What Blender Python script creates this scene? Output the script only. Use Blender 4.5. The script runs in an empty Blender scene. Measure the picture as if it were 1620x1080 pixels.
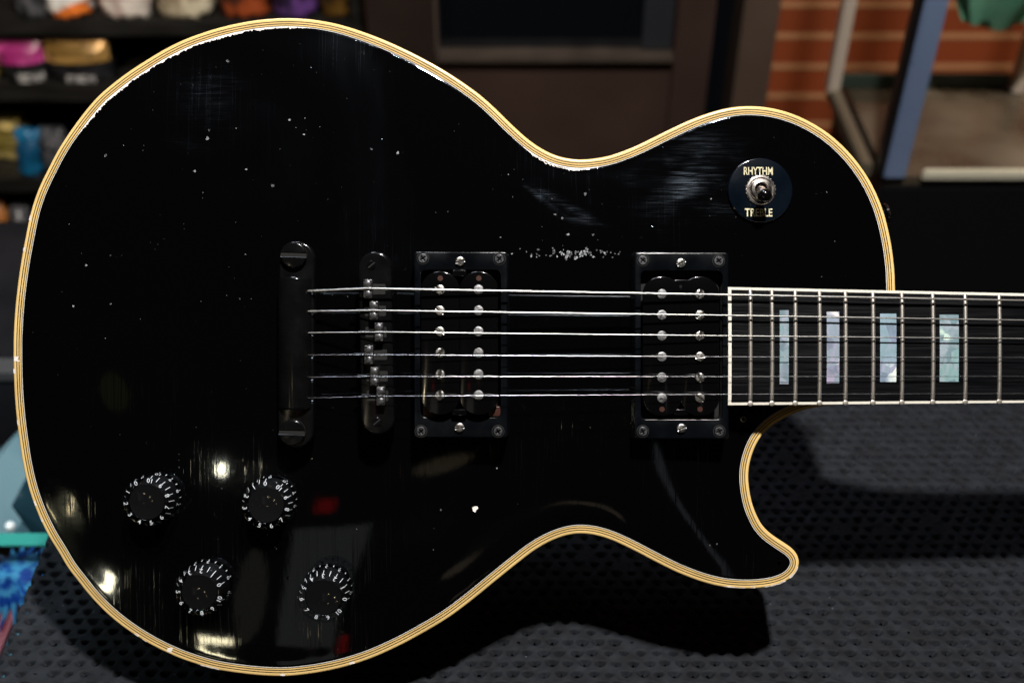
import bpy, bmesh, math, random
import numpy as np
from mathutils import Vector, Matrix, geometry
from mathutils.bvhtree import BVHTree

random.seed(7); rng = np.random.RandomState(5)
sc = bpy.context.scene
C = sc.collection
PI = math.pi
D = 600.0           # camera to guitar face, mm
S = 3.14            # photo pixels per mm on that face
FPX = D * S
TILT = math.radians(50)
ct, st = math.cos(TILT), math.sin(TILT)

def L(px, py, z):                       # guitar-local mm of something seen at px,py standing z above the face
    k = (D - z) / D
    return ((px - 810) / S * k, (540 - py) / S * k, z)
def W(v):                               # guitar-local mm -> world m
    x, y, z = v
    return Vector((x, y*ct - z*st, y*st + z*ct)) * .001
CAM = W((0, 0, D))
def ray(px, py):
    return (W(((px-810)/S, (540-py)/S, 0)) - CAM)
def at_y(px, py, Y):
    d = ray(px, py); return CAM + d*((Y - CAM.y)/d.y)
def at_z(px, py, Z):
    d = ray(px, py); return CAM + d*((Z - CAM.z)/d.z)
ZMAT = W((0, -168.5, -50)).z

# ---------------------------------------------------------------- materials
def nt(name):
    m = bpy.data.materials.new(name); m.use_nodes = True
    n = m.node_tree.nodes; l = m.node_tree.links
    return m, n, l, n['Principled BSDF']
def mat(name, col, rough=.5, metal=0, bump=0, bscale=200, var=0, coat=0, spec=.5, stretch=None, vscale=None):
    m, n, l, b = nt(name)
    b.inputs['Base Color'].default_value = (*col, 1)
    b.inputs['Roughness'].default_value = rough
    b.inputs['Metallic'].default_value = metal
    b.inputs['Coat Weight'].default_value = coat
    b.inputs['Coat Roughness'].default_value = .05
    b.inputs['Specular IOR Level'].default_value = spec
    tc = n.new('ShaderNodeTexCoord')
    vec = tc.outputs['Object']
    if stretch:
        mp = n.new('ShaderNodeMapping'); mp.inputs['Scale'].default_value = stretch
        l.new(vec, mp.inputs[0]); vec = mp.outputs[0]
    if bump or var:
        no = n.new('ShaderNodeTexNoise'); no.inputs['Scale'].default_value = bscale; no.inputs['Detail'].default_value = 6
        l.new(vec, no.inputs['Vector'])
    if bump:
        bp = n.new('ShaderNodeBump'); bp.inputs['Strength'].default_value = bump; bp.inputs['Distance'].default_value = .001
        l.new(no.outputs[0], bp.inputs['Height']); l.new(bp.outputs[0], b.inputs['Normal'])
    if var:
        n2 = no
        if vscale:
            n2 = n.new('ShaderNodeTexNoise'); n2.inputs['Scale'].default_value = vscale; n2.inputs['Detail'].default_value = 5
            l.new(vec, n2.inputs['Vector'])
        mr = n.new('ShaderNodeMapRange'); mr.inputs[1].default_value = .3; mr.inputs[2].default_value = .7
        mr.inputs[3].default_value = 1-var; mr.inputs[4].default_value = 1+var
        l.new(n2.outputs[0], mr.inputs[0])
        mx = n.new('ShaderNodeVectorMath'); mx.operation = 'SCALE'; mx.inputs[0].default_value = col
        l.new(mr.outputs[0], mx.inputs['Scale']); l.new(mx.outputs[0], b.inputs['Base Color'])
        m2 = n.new('ShaderNodeMath'); m2.operation = 'MULTIPLY'; m2.inputs[1].default_value = rough
        l.new(mr.outputs[0], m2.inputs[0]); l.new(m2.outputs[0], b.inputs['Roughness'])
    return m

RUBS = ((870, 325, 70, 9, -.65, .8), (925, 352, 60, 8, -.2, .8), (1105, 300, 130, 60, -.25, 1), (1120, 240, 110, 60, 0, .45), (900, 330, 90, 14, -.5, .7), (330, 165, 110, 90, 0, .45), (1060, 330, 90, 70, 0, .5), (300, 235, 90, 30, .05, .4), (110, 800, 60, 18, -1, .4))
def lacquer_mat():
    """aged black nitro: mirror gloss with vertical checking, fine swirls of wiping scratches, pin dents"""
    m, n, l, b = nt('aged_black_lacquer')
    b.inputs['Base Color'].default_value = (.001, .001, .0012, 1)
    b.inputs['Specular IOR Level'].default_value = .55; b.inputs['Specular Tint'].default_value = (.62, .78, 1, 1)  # blue tint puts the cool light's haze into the lacquer colour
    tc = n.new('ShaderNodeTexCoord')
    def noise(scale, stretch, detail=4, rot=0, dist=0):
        mp = n.new('ShaderNodeMapping'); mp.inputs['Scale'].default_value = stretch; mp.inputs['Rotation'].default_value = (0, 0, rot)
        l.new(tc.outputs['Object'], mp.inputs[0])
        no = n.new('ShaderNodeTexNoise'); no.inputs['Scale'].default_value = scale; no.inputs['Detail'].default_value = detail
        no.inputs['Distortion'].default_value = dist
        l.new(mp.outputs[0], no.inputs['Vector']); return no.outputs[0]
    def rmp(v, a, b_, c, d):
        mr = n.new('ShaderNodeMapRange'); mr.inputs[1].default_value = a; mr.inputs[2].default_value = b_
        mr.inputs[3].default_value = c; mr.inputs[4].default_value = d; l.new(v, mr.inputs[0]); return mr.outputs[0]
    def mth(op, a, c):
        k = n.new('ShaderNodeMath'); k.operation = op
        for i, v in enumerate((a, c)):
            if isinstance(v, (int, float)): k.inputs[i].default_value = v
            else: l.new(v, k.inputs[i])
        return k.outputs[0]
    # checking lines run across the grain (photo vertical)
    chk = noise(1, (420, 5, 1), 2)
    line = rmp(mth('ABSOLUTE', mth('SUBTRACT', chk, .5), 0), 0, .012, 1, 0)
    mask = rmp(noise(14, (1, 1, 1), 3), .45, .62, 0, 1)
    line = mth('MULTIPLY', line, mask)
    scr = noise(1, (60, 2600, 1), 3, 0.05, .4)      # horizontal wiping scratches
    scr2 = noise(1, (2300, 70, 1), 3, .1)
    scr3 = noise(1, (90, 2200, 1), 3, -.55, .6)
    sw = mth('MULTIPLY', rmp(noise(9, (1, 1, 1), 4, .4, .8), .52, .72, 0, 1), 1)
    pits = n.new('ShaderNodeTexVoronoi'); pits.inputs['Scale'].default_value = 170
    l.new(tc.outputs['Object'], pits.inputs['Vector'])
    sepc = n.new('ShaderNodeSeparateColor'); l.new(pits.outputs['Color'], sepc.inputs[0])
    pit = mth('MULTIPLY', rmp(pits.outputs['Distance'], .04, .13, 1, 0), rmp(sepc.outputs[0], .90, .92, 0, 1))
    h = mth('ADD', mth('MULTIPLY', mth('MULTIPLY', mth('ADD', mth('ADD', scr, mth('MULTIPLY', scr2, .3)), scr3), sw), .0030), mth('MULTIPLY', line, -.012))
    h = mth('ADD', h, mth('MULTIPLY', pit, -.12))
    h = mth('ADD', h, mth('MULTIPLY', scr2, .0002))
    h = mth('ADD', h, mth('ADD', mth('MULTIPLY', noise(60, (1, .35, 1), 2), .012), mth('MULTIPLY', noise(420, (1, .5, 1), 3), .0055)))
    bp = n.new('ShaderNodeBump'); bp.inputs['Strength'].default_value = 1; bp.inputs['Distance'].default_value = .001
    l.new(h, bp.inputs['Height'])
    sep = n.new('ShaderNodeSeparateXYZ'); l.new(tc.outputs['Object'], sep.inputs[0])
    rub = None
    for (qx, qy, rx, ry, ang, amt) in RUBS:
        mp = n.new('ShaderNodeMapping'); mp.vector_type = 'TEXTURE'
        mp.inputs['Location'].default_value = ((qx-810)/S/1000, (540-qy)/S/1000, 0); mp.inputs['Rotation'].default_value = (0, 0, ang)
        mp.inputs['Scale'].default_value = (rx/S/1000, ry/S/1000, 1)
        l.new(tc.outputs['Object'], mp.inputs[0])
        fl = n.new('ShaderNodeVectorMath'); fl.operation = 'MULTIPLY'; fl.inputs[1].default_value = (1, 1, 0); l.new(mp.outputs[0], fl.inputs[0])
        ln = n.new('ShaderNodeVectorMath'); ln.operation = 'LENGTH'; l.new(fl.outputs[0], ln.inputs[0])
        g = rmp(ln.outputs['Value'], 0, 1, amt, 0)
        rub = g if rub is None else mth('MAXIMUM', rub, g)
    streak = rmp(noise(1, (45, 900, 1), 5, .03, 1.2), .38, .68, .15, 1)
    blot = rmp(noise(38, (1, 1.6, 1), 4, .5, 1), .35, .65, .2, 1)
    rub = mth('MULTIPLY', mth('MULTIPLY', rub, streak), blot)
    r = mth('ADD', mth('ADD', mth('ADD', .04, mth('MULTIPLY', rub, .55)), mth('MULTIPLY', sw, .16)), mth('MULTIPLY', line, .10))
    l.new(r, b.inputs['Roughness'])
    l.new(bp.outputs[0], b.inputs['Normal'])
    b.inputs['Coat Weight'].default_value = .6
    b.inputs['Coat Roughness'].default_value = .02
    l.new(bp.outputs[0], b.inputs['Coat Normal'])
    return m

M = {}
M['lacquer'] = lacquer_mat()
M['black_side'] = mat('black_body_side', (.003, .003, .0035), .1, coat=.5)
M['cream'] = mat('aged_cream_binding', (.83, .575, .23), .22, var=.13, bscale=30, coat=.5)
M['cream_inner'] = mat('aged_cream_ply', (.74, .50, .19), .25, var=.12, bscale=60, coat=.4)
M['ply_black'] = mat('black_ply', (.006, .004, .003), .4)
M['pale'] = mat('painted_edge_highlight', (.75, .72, .68), .3)  # highlight of the binding's inner edge, put into the colour
M['chip'] = mat('chipped_white_plastic', (.85, .78, .74), .5, bump=.5, bscale=900)
M['ding'] = mat('pin_dent_painted_glint', (.22, .23, .25), .4, bump=.6, bscale=1500)  # pale grey paints the glint of the dents
M['board'] = mat('ebony', (.003, .0033, .0042), .34, bump=.25, bscale=60, stretch=(.5, 12, 1), var=.3, spec=.25)
M['neckbind'] = mat('white_neck_binding', (.78, .74, .66), .3, var=.06, bscale=80, coat=.3)
M['fret'] = mat('nickel_fret', (.78, .72, .66), .45, 1, bump=.05, bscale=900)
M['string'] = mat('steel_string', (.62, .62, .64), .25, 1)
M['wound'] = mat('wound_string', (.72, .70, .67), .33, 1)
M['nickel'] = mat('worn_nickel', (.70, .67, .63), .34, 1, var=.25, bscale=700, bump=.15)
M['slug'] = mat('brushed_slug', (.30, .30, .31), .42, 1, var=.3, bscale=900, bump=.2)
M['ringscrew'] = mat('dark_screw', (.13, .13, .14), .35, .8, var=.3, bscale=700)
M['saddle'] = mat('tarnished_saddle', (.13, .13, .135), .3, .9, var=.5, bscale=900, bump=.3)
M['blackmetal'] = mat('black_chrome', (.034, .034, .036), .15, .9, var=.25, bscale=120)
M['blackgloss'] = mat('gloss_black_part', (.0018, .0018, .0022), .12, coat=.6, bump=.03, bscale=120)
M['ring'] = mat('satin_black_plastic', (.0018, .0026, .0038), .2, var=.3, bscale=80, bump=.04)
M['plate'] = mat('dark_switch_plate', (.002, .004, .0075), .13, var=.3, bscale=60, coat=.6)
M['gold'] = mat('worn_gilt_print', (.62, .56, .36), .45, var=.45, bscale=900)
M['white'] = mat('white_print', (.85, .87, .9), .5)
M['copper'] = mat('copper_winding', (.045, .015, .010), .4)
M['hole'] = mat('dark_recess', (.002, .002, .002), .8)
M['darkcore'] = mat('dark_knob_core', (.0015, .0015, .002), .6, spec=.2)

def clear_mat():
    m, n, l, b = nt('clear_acrylic')
    n.remove(b)
    out = n['Material Output']
    tr = n.new('ShaderNodeBsdfTransparent'); tr.inputs[0].default_value = (.93, .95, .98, 1)
    gl = n.new('ShaderNodeBsdfGlossy'); gl.inputs['Roughness'].default_value = .06
    fr = n.new('ShaderNodeFresnel'); fr.inputs[0].default_value = 1.4
    mx = n.new('ShaderNodeMixShader')
    mn = n.new('ShaderNodeMath'); mn.operation = 'MINIMUM'; mn.inputs[1].default_value = .22; l.new(fr.outputs[0], mn.inputs[0])
    l.new(mn.outputs[0], mx.inputs[0]); l.new(tr.outputs[0], mx.inputs[1]); l.new(gl.outputs[0], mx.inputs[2]); l.new(mx.outputs[0], out.inputs[0])
    return m
M['clear'] = clear_mat()

def pearl_mat(tint, seed):
    m, n, l, b = nt('mother_of_pearl')
    tc = n.new('ShaderNodeTexCoord')
    def nz(s, d, dist):
        mp = n.new('ShaderNodeMapping'); mp.inputs['Scale'].default_value = (1, .55, 1); mp.inputs['Rotation'].default_value = (0, 0, .5)
        l.new(tc.outputs['Object'], mp.inputs[0])
        no = n.new('ShaderNodeTexNoise'); no.inputs['Scale'].default_value = s; no.inputs['Detail'].default_value = d; no.inputs['Distortion'].default_value = dist
        l.new(mp.outputs[0], no.inputs['Vector']); return no.outputs[0]
    cr = n.new('ShaderNodeValToRGB'); e = cr.color_ramp.elements; cr.color_ramp.interpolation = 'LINEAR'
    cols = [(.0, (.10, .14, .20)), (.18, (.30, .34, .50)), (.34, (.20, .28, .36)), (.5, (.46, .43, .60)), (.66, (.26, .40, .46)), (.82, (.34, .44, .56)), (1, (.95, .95, .88))]
    e[0].position, e[0].color = cols[0][0], (*cols[0][1], 1); e[1].position, e[1].color = cols[-1][0], (*cols[-1][1], 1)
    for p, c in cols[1:-1]:
        x = e.new(p); x.color = (*[.75*q_+.25*sum(c)/3 for q_ in c], 1)
    warp = n.new('ShaderNodeTexNoise'); warp.inputs['Scale'].default_value = 60; l.new(tc.outputs['Object'], warp.inputs['Vector'])
    ad = n.new('ShaderNodeVectorMath'); ad.operation = 'MULTIPLY_ADD'; l.new(warp.outputs['Color'], ad.inputs[0]); ad.inputs[1].default_value = (.012, .012, 0); l.new(tc.outputs['Object'], ad.inputs[2])
    vo = n.new('ShaderNodeTexVoronoi'); vo.inputs['Scale'].default_value = 130; l.new(ad.outputs[0], vo.inputs['Vector'])
    sp = n.new('ShaderNodeSeparateColor'); l.new(vo.outputs['Color'], sp.inputs[0])
    av = n.new('ShaderNodeMath'); av.operation = 'MULTIPLY_ADD'; l.new(nz(55, 5, 1.6), av.inputs[0]); av.inputs[1].default_value = 1.3; av.inputs[2].default_value = -.4
    a2 = n.new('ShaderNodeMath'); a2.operation = 'MULTIPLY_ADD'; l.new(sp.outputs[0], a2.inputs[0]); a2.inputs[1].default_value = .62; l.new(av.outputs[0], a2.inputs[2])
    l.new(a2.outputs[0], cr.inputs[0]); tn = n.new('ShaderNodeVectorMath'); tn.operation = 'MULTIPLY'; tn.inputs[1].default_value = tint; l.new(cr.outputs[0], tn.inputs[0]); l.new(tn.outputs[0], b.inputs['Base Color'])
    bp = n.new('ShaderNodeBump'); bp.inputs['Strength'].default_value = .5; bp.inputs['Distance'].default_value = .0015
    l.new(nz(90, 2, 1.2), bp.inputs['Height']); l.new(bp.outputs[0], b.inputs['Normal'])
    b.inputs['Roughness'].default_value = .25; b.inputs['Metallic'].default_value = .1
    b.inputs['Coat Weight'].default_value = .4
    return m
PEARLS = [pearl_mat(t, 0) for t in ((.85, .95, .92), (1.0, .93, 1.0), (.92, 1.0, 1.05), (.85, 1.05, .95))]

def rubber_mat():
    m, n, l, b = nt('dimpled_rubber')
    tc = n.new('ShaderNodeTexCoord')
    no = n.new('ShaderNodeTexNoise'); no.inputs['Scale'].default_value = 120; no.inputs['Detail'].default_value = 8
    l.new(tc.outputs['Object'], no.inputs[0])
    cr = n.new('ShaderNodeValToRGB'); cr.color_ramp.elements[0].position = .3; cr.color_ramp.elements[1].position = .75
    cr.color_ramp.elements[0].color = (.0042, .0050, .0072, 1); cr.color_ramp.elements[1].color = (.0130, .0156, .0215, 1)
    l.new(no.outputs[0], cr.inputs[0])
    # dust specks
    vo = n.new('ShaderNodeTexVoronoi'); vo.inputs['Scale'].default_value = 260; l.new(tc.outputs['Object'], vo.inputs['Vector'])
    sp = n.new('ShaderNodeSeparateColor'); l.new(vo.outputs['Color'], sp.inputs[0])
    a = n.new('ShaderNodeMath'); a.operation = 'LESS_THAN'; a.inputs[1].default_value = .11; l.new(vo.outputs['Distance'], a.inputs[0])
    c = n.new('ShaderNodeMath'); c.operation = 'GREATER_THAN'; c.inputs[1].default_value = .975; l.new(sp.outputs[0], c.inputs[0])
    mu = n.new('ShaderNodeMath'); mu.operation = 'MULTIPLY'; l.new(a.outputs[0], mu.inputs[0]); l.new(c.outputs[0], mu.inputs[1])
    mx = n.new('ShaderNodeMix'); mx.data_type = 'RGBA'; l.new(mu.outputs[0], mx.inputs['Factor']); l.new(cr.outputs[0], mx.inputs['A']); mx.inputs['B'].default_value = (.10, .11, .13, 1)
    l.new(mx.outputs['Result'], b.inputs['Base Color'])
    b.inputs['Roughness'].default_value = .75; b.inputs['Specular IOR Level'].default_value = .25
    bp = n.new('ShaderNodeBump'); bp.inputs['Strength'].default_value = .5; bp.inputs['Distance'].default_value = .0008
    l.new(no.outputs[0], bp.inputs['Height']); l.new(bp.outputs[0], b.inputs['Normal'])
    return m
M['rubber'] = rubber_mat()

# ---------------------------------------------------------------- mesh builder
class MB:
    def __init__(s): s.v = []; s.f = []; s.m = []; s.sm = []
    def add(s, vs, fs, mi=0, smooth=False):
        o = len(s.v); s.v += [tuple(v) for v in vs]
        for f in fs: s.f.append([i+o for i in f]); s.m.append(mi); s.sm.append(smooth)
    def loft(s, rings, mi=0, cap0=False, cap1=True, smooth=False, closed=True):
        n = len(rings[0]); vs = [p for r in rings for p in r]; fs = []
        for k in range(len(rings)-1):
            for i in range(n if closed else n-1):
                j = (i+1) % n
                fs.append([k*n+i, k*n+j, (k+1)*n+j, (k+1)*n+i])
        if cap0: fs.append(list(range(n))[::-1])
        if cap1: fs.append([(len(rings)-1)*n+i for i in range(n)])
        s.add(vs, fs, mi, smooth)
    def prism(s, pts, z0, z1, r=0, mi=0, seg=3, cap0=False, cap1=True):
        """pts CCW 2D outline; top edge rounded by r"""
        rings = [[(x, y, z0) for x, y in pts]]
        if r > 0:
            nn = normals2(pts)
            for k in range(seg+1):
                a = k/seg*PI/2
                o = r*(1-math.cos(a)); z = z1-r+r*math.sin(a)
                rings.append([(x-nx*o, y-ny*o, z) for (x, y), (nx, ny) in zip(pts, nn)])
        else: rings.append([(x, y, z1) for x, y in pts])
        s.loft(rings, mi, cap0, cap1, smooth=r > 0)
    def tube(s, path, r, n=8, mi=0, caps=True):
        rings = []
        P = [Vector(p) for p in path]
        for i, p in enumerate(P):
            t = (P[min(i+1, len(P)-1)]-P[max(i-1, 0)]).normalized()
            up = Vector((0, 0, 1)) if abs(t.z) < .9 else Vector((1, 0, 0))
            a = t.cross(up).normalized(); b = a.cross(t)
            rr = r[i] if isinstance(r, (list, tuple)) else r
            rings.append([tuple(p+a*rr*math.cos(k*2*PI/n)+b*rr*math.sin(k*2*PI/n)) for k in range(n)])
        s.loft(rings, mi, caps, caps, smooth=True)
    def xform(s, mtx):
        s.v = [tuple(mtx @ Vector(v)) for v in s.v]; return s
    def build(s, name, mats, parent=None, scale=.001, loc=None, sharp=True):
        me = bpy.data.meshes.new(name)
        me.from_pydata([(x*scale, y*scale, z*scale) for x, y, z in s.v], [], s.f)
        for q in (mats if isinstance(mats, (list, tuple)) else [mats]): me.materials.append(q)
        for p, mi, sm in zip(me.polygons, s.m, s.sm): p.material_index = mi; p.use_smooth = sm
        me.validate(); me.update()
        if sharp and any(s.sm):
            me.set_sharp_from_angle(angle=math.radians(38))
        o = bpy.data.objects.new(name, me); C.objects.link(o)
        if parent: o.parent = parent
        if loc: o.location = loc
        return o
def normals2(p):
    n = len(p); out = []
    for i in range(n):
        ax, ay = p[i-1]; bx, by = p[(i+1) % n]
        dx, dy = bx-ax, by-ay; l = math.hypot(dx, dy) or 1
        out.append((dy/l, -dx/l))
    return out
def rrect(cx, cy, w, h, r, seg=6):
    o = []
    for (sx, sy, a0) in ((1, -1, -PI/2), (1, 1, 0), (-1, 1, PI/2), (-1, -1, PI)):
        for k in range(seg+1):
            a = a0+k/seg*PI/2
            o.append((cx+sx*(w/2-r)+r*math.cos(a), cy+sy*(h/2-r)+r*math.sin(a)))
    return o
def circ(cx, cy, r, n=32, a0=0): return [(cx+r*math.cos(a0+k*2*PI/n), cy+r*math.sin(a0+k*2*PI/n)) for k in range(n)]
def empty(name, parent=None, loc=(0, 0, 0)):
    o = bpy.data.objects.new(name, None); o.empty_display_size = .02; C.objects.link(o); o.location = loc
    if parent: o.parent = parent
    return o
def tag(o, label=None, cat=None, group=None, kind=None):
    if label: o['label'] = label
    if cat: o['category'] = cat
    if group: o['group'] = group
    if kind: o['kind'] = kind
    return o

# ---------------------------------------------------------------- outline of the body (photo pixels, outer edge of the binding)
OUT = [(59.7,300),(47.8,336),(38.9,378),(31.1,422),(25.5,464),(22,503),(20.3,545),(21,600),(23.9,647),(29.2,692),(36.1,736),(45.8,776),(59.7,814),(76.4,848),(93,875),
(106,897),(122,918),(144.4,945.6),(171,972.5),(200,995.6),(233,1016.7),(266.7,1033.8),(300,1047),(344.4,1059.5),(400,1067.3),(442.6,1069.6),(474,1067.8),(511,1062.4),(548,1054),(585,1042),(622,1026),(659,1007),
(705.6,979.6),(742.6,952.5),(779.6,922.5),(816.7,892.6),(844.4,871.5),(870,856.8),(894.4,847.6),(918,844.3),(944,847.2),(971,856),(1002,870.5),(1035.6,888),(1071,905.3),(1109,919.8),(1142,928),(1175.6,931),(1209,929.3),(1235.6,923),(1253,912.5),(1262,900),(1264.6,887.5),(1260.5,875.5),(1250,864.5),(1231,852),(1213,837.8),(1203,825),(1192.2,801),(1186.3,775),(1184.6,747.8),(1190,720),(1202.5,693.6),(1222,673.5),(1245.6,659),(1273,648.5),(1307,642),(1345,637),(1385,622),(1408,590),(1416,540),(1418.3,495),(1417,458.6),(1415.6,425),(1411,388),(1403.3,352),(1393.5,321),(1377.5,287),(1357.5,257),(1333,229.6),(1305.6,206.8),(1275,188.8),(1247.5,177.5),(1222,171),(1199,168),(1172,168),(1145,172),(1117,180),(1089.6,190.5),(1052.6,207.8),(1018,225),(988,238),(957,247.6),(920,251.9),(890,248.4),(866,239.5),(840,223.4),(812.6,199.6),(784.8,172.5),(757,148),(719,121.2),(682,99),(645,79.8),(608,63),(571,49),(534,37.8),(497,31),(462,28.4),(430,29.2),(392,33.6),(346.7,43.5),(300,58.8),(263,76),(226,98),(194,119.5),(160,147),(137.8,171),(115.6,200),(93.5,233),(75.6,266.5)]
pts = [((x-810)/S, (540-y)/S) for x, y in OUT]
def catmull(P, step=1.0):
    out = []; n = len(P)
    for i in range(n):
        p0, p1, p2, p3 = (np.array(P[(i+k-1) % n]) for k in range(4))
        m = max(1, int(round(np.linalg.norm(p2-p1)/step)))
        for k in range(m):
            t = k/m
            out.append(.5*((2*p1)+(-p0+p2)*t+(2*p0-5*p1+4*p2-p3)*t*t+(-p0+3*p1-3*p2+p3)*t**3))
    return np.array(out)
def resample(P, n):
    Q = np.vstack([P, P[:1]]); d = np.r_[0, np.cumsum(np.linalg.norm(np.diff(Q, axis=0), axis=1))]
    t = np.linspace(0, d[-1], n, endpoint=False)
    return np.c_[np.interp(t, d, Q[:, 0]), np.interp(t, d, Q[:, 1])]
def smooth(P, it, lam=.5):
    for _ in range(it):
        P = P+lam*((np.roll(P, 1, 0)+np.roll(P, -1, 0))/2-P)
        P = P-lam*1.02*((np.roll(P, 1, 0)+np.roll(P, -1, 0))/2-P)
    return P
EDGE = resample(smooth(resample(catmull(pts, 1.2), 1100), 60), 1100)
area = .5*np.sum(EDGE[:, 0]*np.roll(EDGE[:, 1], -1)-np.roll(EDGE[:, 0], -1)*EDGE[:, 1])
if area < 0: EDGE = EDGE[::-1]
T = np.roll(EDGE, -1, 0)-np.roll(EDGE, 1, 0); T /= np.linalg.norm(T, axis=1)[:, None]
NRM = np.c_[T[:, 1], -T[:, 0]]          # outward
for _ in range(6): NRM = (NRM*2+np.roll(NRM, 1, 0)+np.roll(NRM, -1, 0)); NRM /= np.linalg.norm(NRM, axis=1)[:, None]
def off(d): return EDGE-NRM*d
NE = len(EDGE)
BW = 14.6/S                              # binding width, mm
INNER = off(BW)

# carved top: a smooth dome solved on a grid (u = 0 on the rim)
GX0, GY0, GS = -260.0, -180.0, 2.0
nx, ny = 240, 180
gx = GX0+GS*np.arange(nx); gy = GY0+GS*np.arange(ny)
XX, YY = np.meshgrid(gx, gy)
inside = np.zeros(XX.shape, bool)
poly = INNER[::3]
for i in range(len(poly)):
    x1, y1 = poly[i-1]; x2, y2 = poly[i]
    if y1 == y2: continue
    c = ((y1 > YY) != (y2 > YY)) & (XX < (x2-x1)*(YY-y1)/(y2-y1)+x1)
    inside ^= c
U = np.where(inside, 1500., 0.)
for it in range(2600):
    N_ = np.zeros_like(U); N_[1:-1, 1:-1] = (U[2:, 1:-1]+U[:-2, 1:-1]+U[1:-1, 2:]+U[1:-1, :-2]+GS*GS)/4
    U = np.where(inside, N_, 0)
for _ in range(3):
    U[1:-1, 1:-1] = (U[1:-1, 1:-1]*4+U[2:, 1:-1]+U[:-2, 1:-1]+U[1:-1, 2:]+U[1:-1, :-2])/8
def usample(x, y):
    fx = np.clip((np.asarray(x)-GX0)/GS, 0, nx-2.001); fy = np.clip((np.asarray(y)-GY0)/GS, 0, ny-2.001)
    ix = fx.astype(int); iy = fy.astype(int); ax = fx-ix; ay = fy-iy
    return (U[iy, ix]*(1-ax)+U[iy, ix+1]*ax)*(1-ay)+(U[iy+1, ix]*(1-ax)+U[iy+1, ix+1]*ax)*ay
DOME = 8.6
def top_h(x, y):
    u = usample(x, y); return DOME*(1-np.exp(-(np.maximum(u, 0)/3000.)**1.15))
def top_n(x, y, e=3.0):
    gx_ = (top_h(x+e, y)-top_h(x-e, y))/(2*e); gy_ = (top_h(x, y+e)-top_h(x, y-e))/(2*e)
    n = np.stack([-gx_, -gy_, np.ones_like(gx_)], -1); return n/np.linalg.norm(n, axis=-1)[..., None]
def on_top(px, py, up=0):
    """local point on the carved top seen at px,py (a few fixed-point steps)"""
    z = 8.
    for _ in range(6):
        x, y, _z = L(px, py, z+up); z = float(top_h(x, y))
    return x, y, z

# ================================================================= GUITAR
guitar = empty('electric_guitar')
guitar.rotation_euler = (TILT, 0, 0)
tag(guitar, 'black single cutaway electric guitar with cream binding lying tilted on the dimpled rubber mat', 'guitar')

# --- carved top: rings near the rim, grid triangulation inside
ringd = [0, .5, 1.2, 2.2, 3.4, 4.8, 6.4]
P2 = []; E2 = []
keep = []
for k, d in enumerate(ringd):
    P2.append(off(BW+d))
rim_faces = []
base_xy = np.vstack(P2)
for k in range(len(ringd)-1):
    for i in range(NE):
        j = (i+1) % NE
        rim_faces.append((k*NE+i, k*NE+j, (k+1)*NE+j, (k+1)*NE+i))
innerpoly = P2[-1][::2]
ix_in = [(len(ringd)-1)*NE+i for i in range(0, NE, 2)]
# grid points safely inside
gg = [(x, y) for x in np.arange(-255, 200, 3.) for y in np.arange(-175, 175, 3.)]
gg = np.array(gg)
ins = np.zeros(len(gg), bool); dmin = np.full(len(gg), 1e9)
for i in range(len(innerpoly)):
    x1, y1 = innerpoly[i-1]; x2, y2 = innerpoly[i]
    if y1 != y2:
        ins ^= ((y1 > gg[:, 1]) != (y2 > gg[:, 1])) & (gg[:, 0] < (x2-x1)*(gg[:, 1]-y1)/(y2-y1)+x1)
    dmin = np.minimum(dmin, np.hypot(gg[:, 0]-x1, gg[:, 1]-y1))
gg = gg[ins & (dmin > 1.8)]
nb = len(innerpoly)
vin = [Vector(p) for p in innerpoly]+[Vector(p) for p in gg]
vo, eo, fo, ov, oe, of = geometry.delaunay_2d_cdt(vin, [(i, (i+1) % nb) for i in range(nb)], [], 1, 1e-5)
allxy = list(map(tuple, base_xy)); mapv = {}
for i, v in enumerate(vo):
    o = ov[i][0] if ov[i] else None
    if o is not None and o < nb: mapv[i] = ix_in[o]
    else: mapv[i] = len(allxy); allxy.append((v.x, v.y))
faces = [f for f in rim_faces]
for f in fo:
    q = [mapv[i] for i in f]
    (x1, y1), (x2, y2), (x3, y3) = (allxy[i] for i in q)
    if (x2-x1)*(y3-y1)-(x3-x1)*(y2-y1) < 0: q = q[::-1]
    faces.append(q)
A = np.array(allxy); H = top_h(A[:, 0], A[:, 1]); H[:NE] = -.15
rim_mask = np.zeros(len(A)); 
for k, d in enumerate(ringd): rim_mask[k*NE:(k+1)*NE] = 1
for k, d in enumerate(ringd[1:], 1): H[k*NE:(k+1)*NE] = np.maximum(H[k*NE:(k+1)*NE], -.15+.12*d)
Nn = top_n(A[:, 0], A[:, 1])
top = MB(); top.add([(x, y, z) for (x, y), z in zip(A, H)], faces, 0, True)
nt_verts = len(A)

def add_flake(mb, px, py, r, mi, n=9, rough=.45, up=.06, sx=1, sy=1, ang=0):
    x, y, z = on_top(px, py); r /= S
    ring = []
    for k in range(n):
        a = k*2*PI/n; rr = r*(1-rough+2*rough*random.random())
        u, v = rr*math.cos(a)*sx, rr*math.sin(a)*sy
        xx = x+u*math.cos(ang)-v*math.sin(ang); yy = y+u*math.sin(ang)+v*math.cos(ang)
        ring.append((xx, yy, float(top_h(xx, yy))+up))
    mb.add(ring+[(x, y, z+up+.12*r)], [(k, (k+1) % n, n) for k in range(n)], mi)
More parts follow.
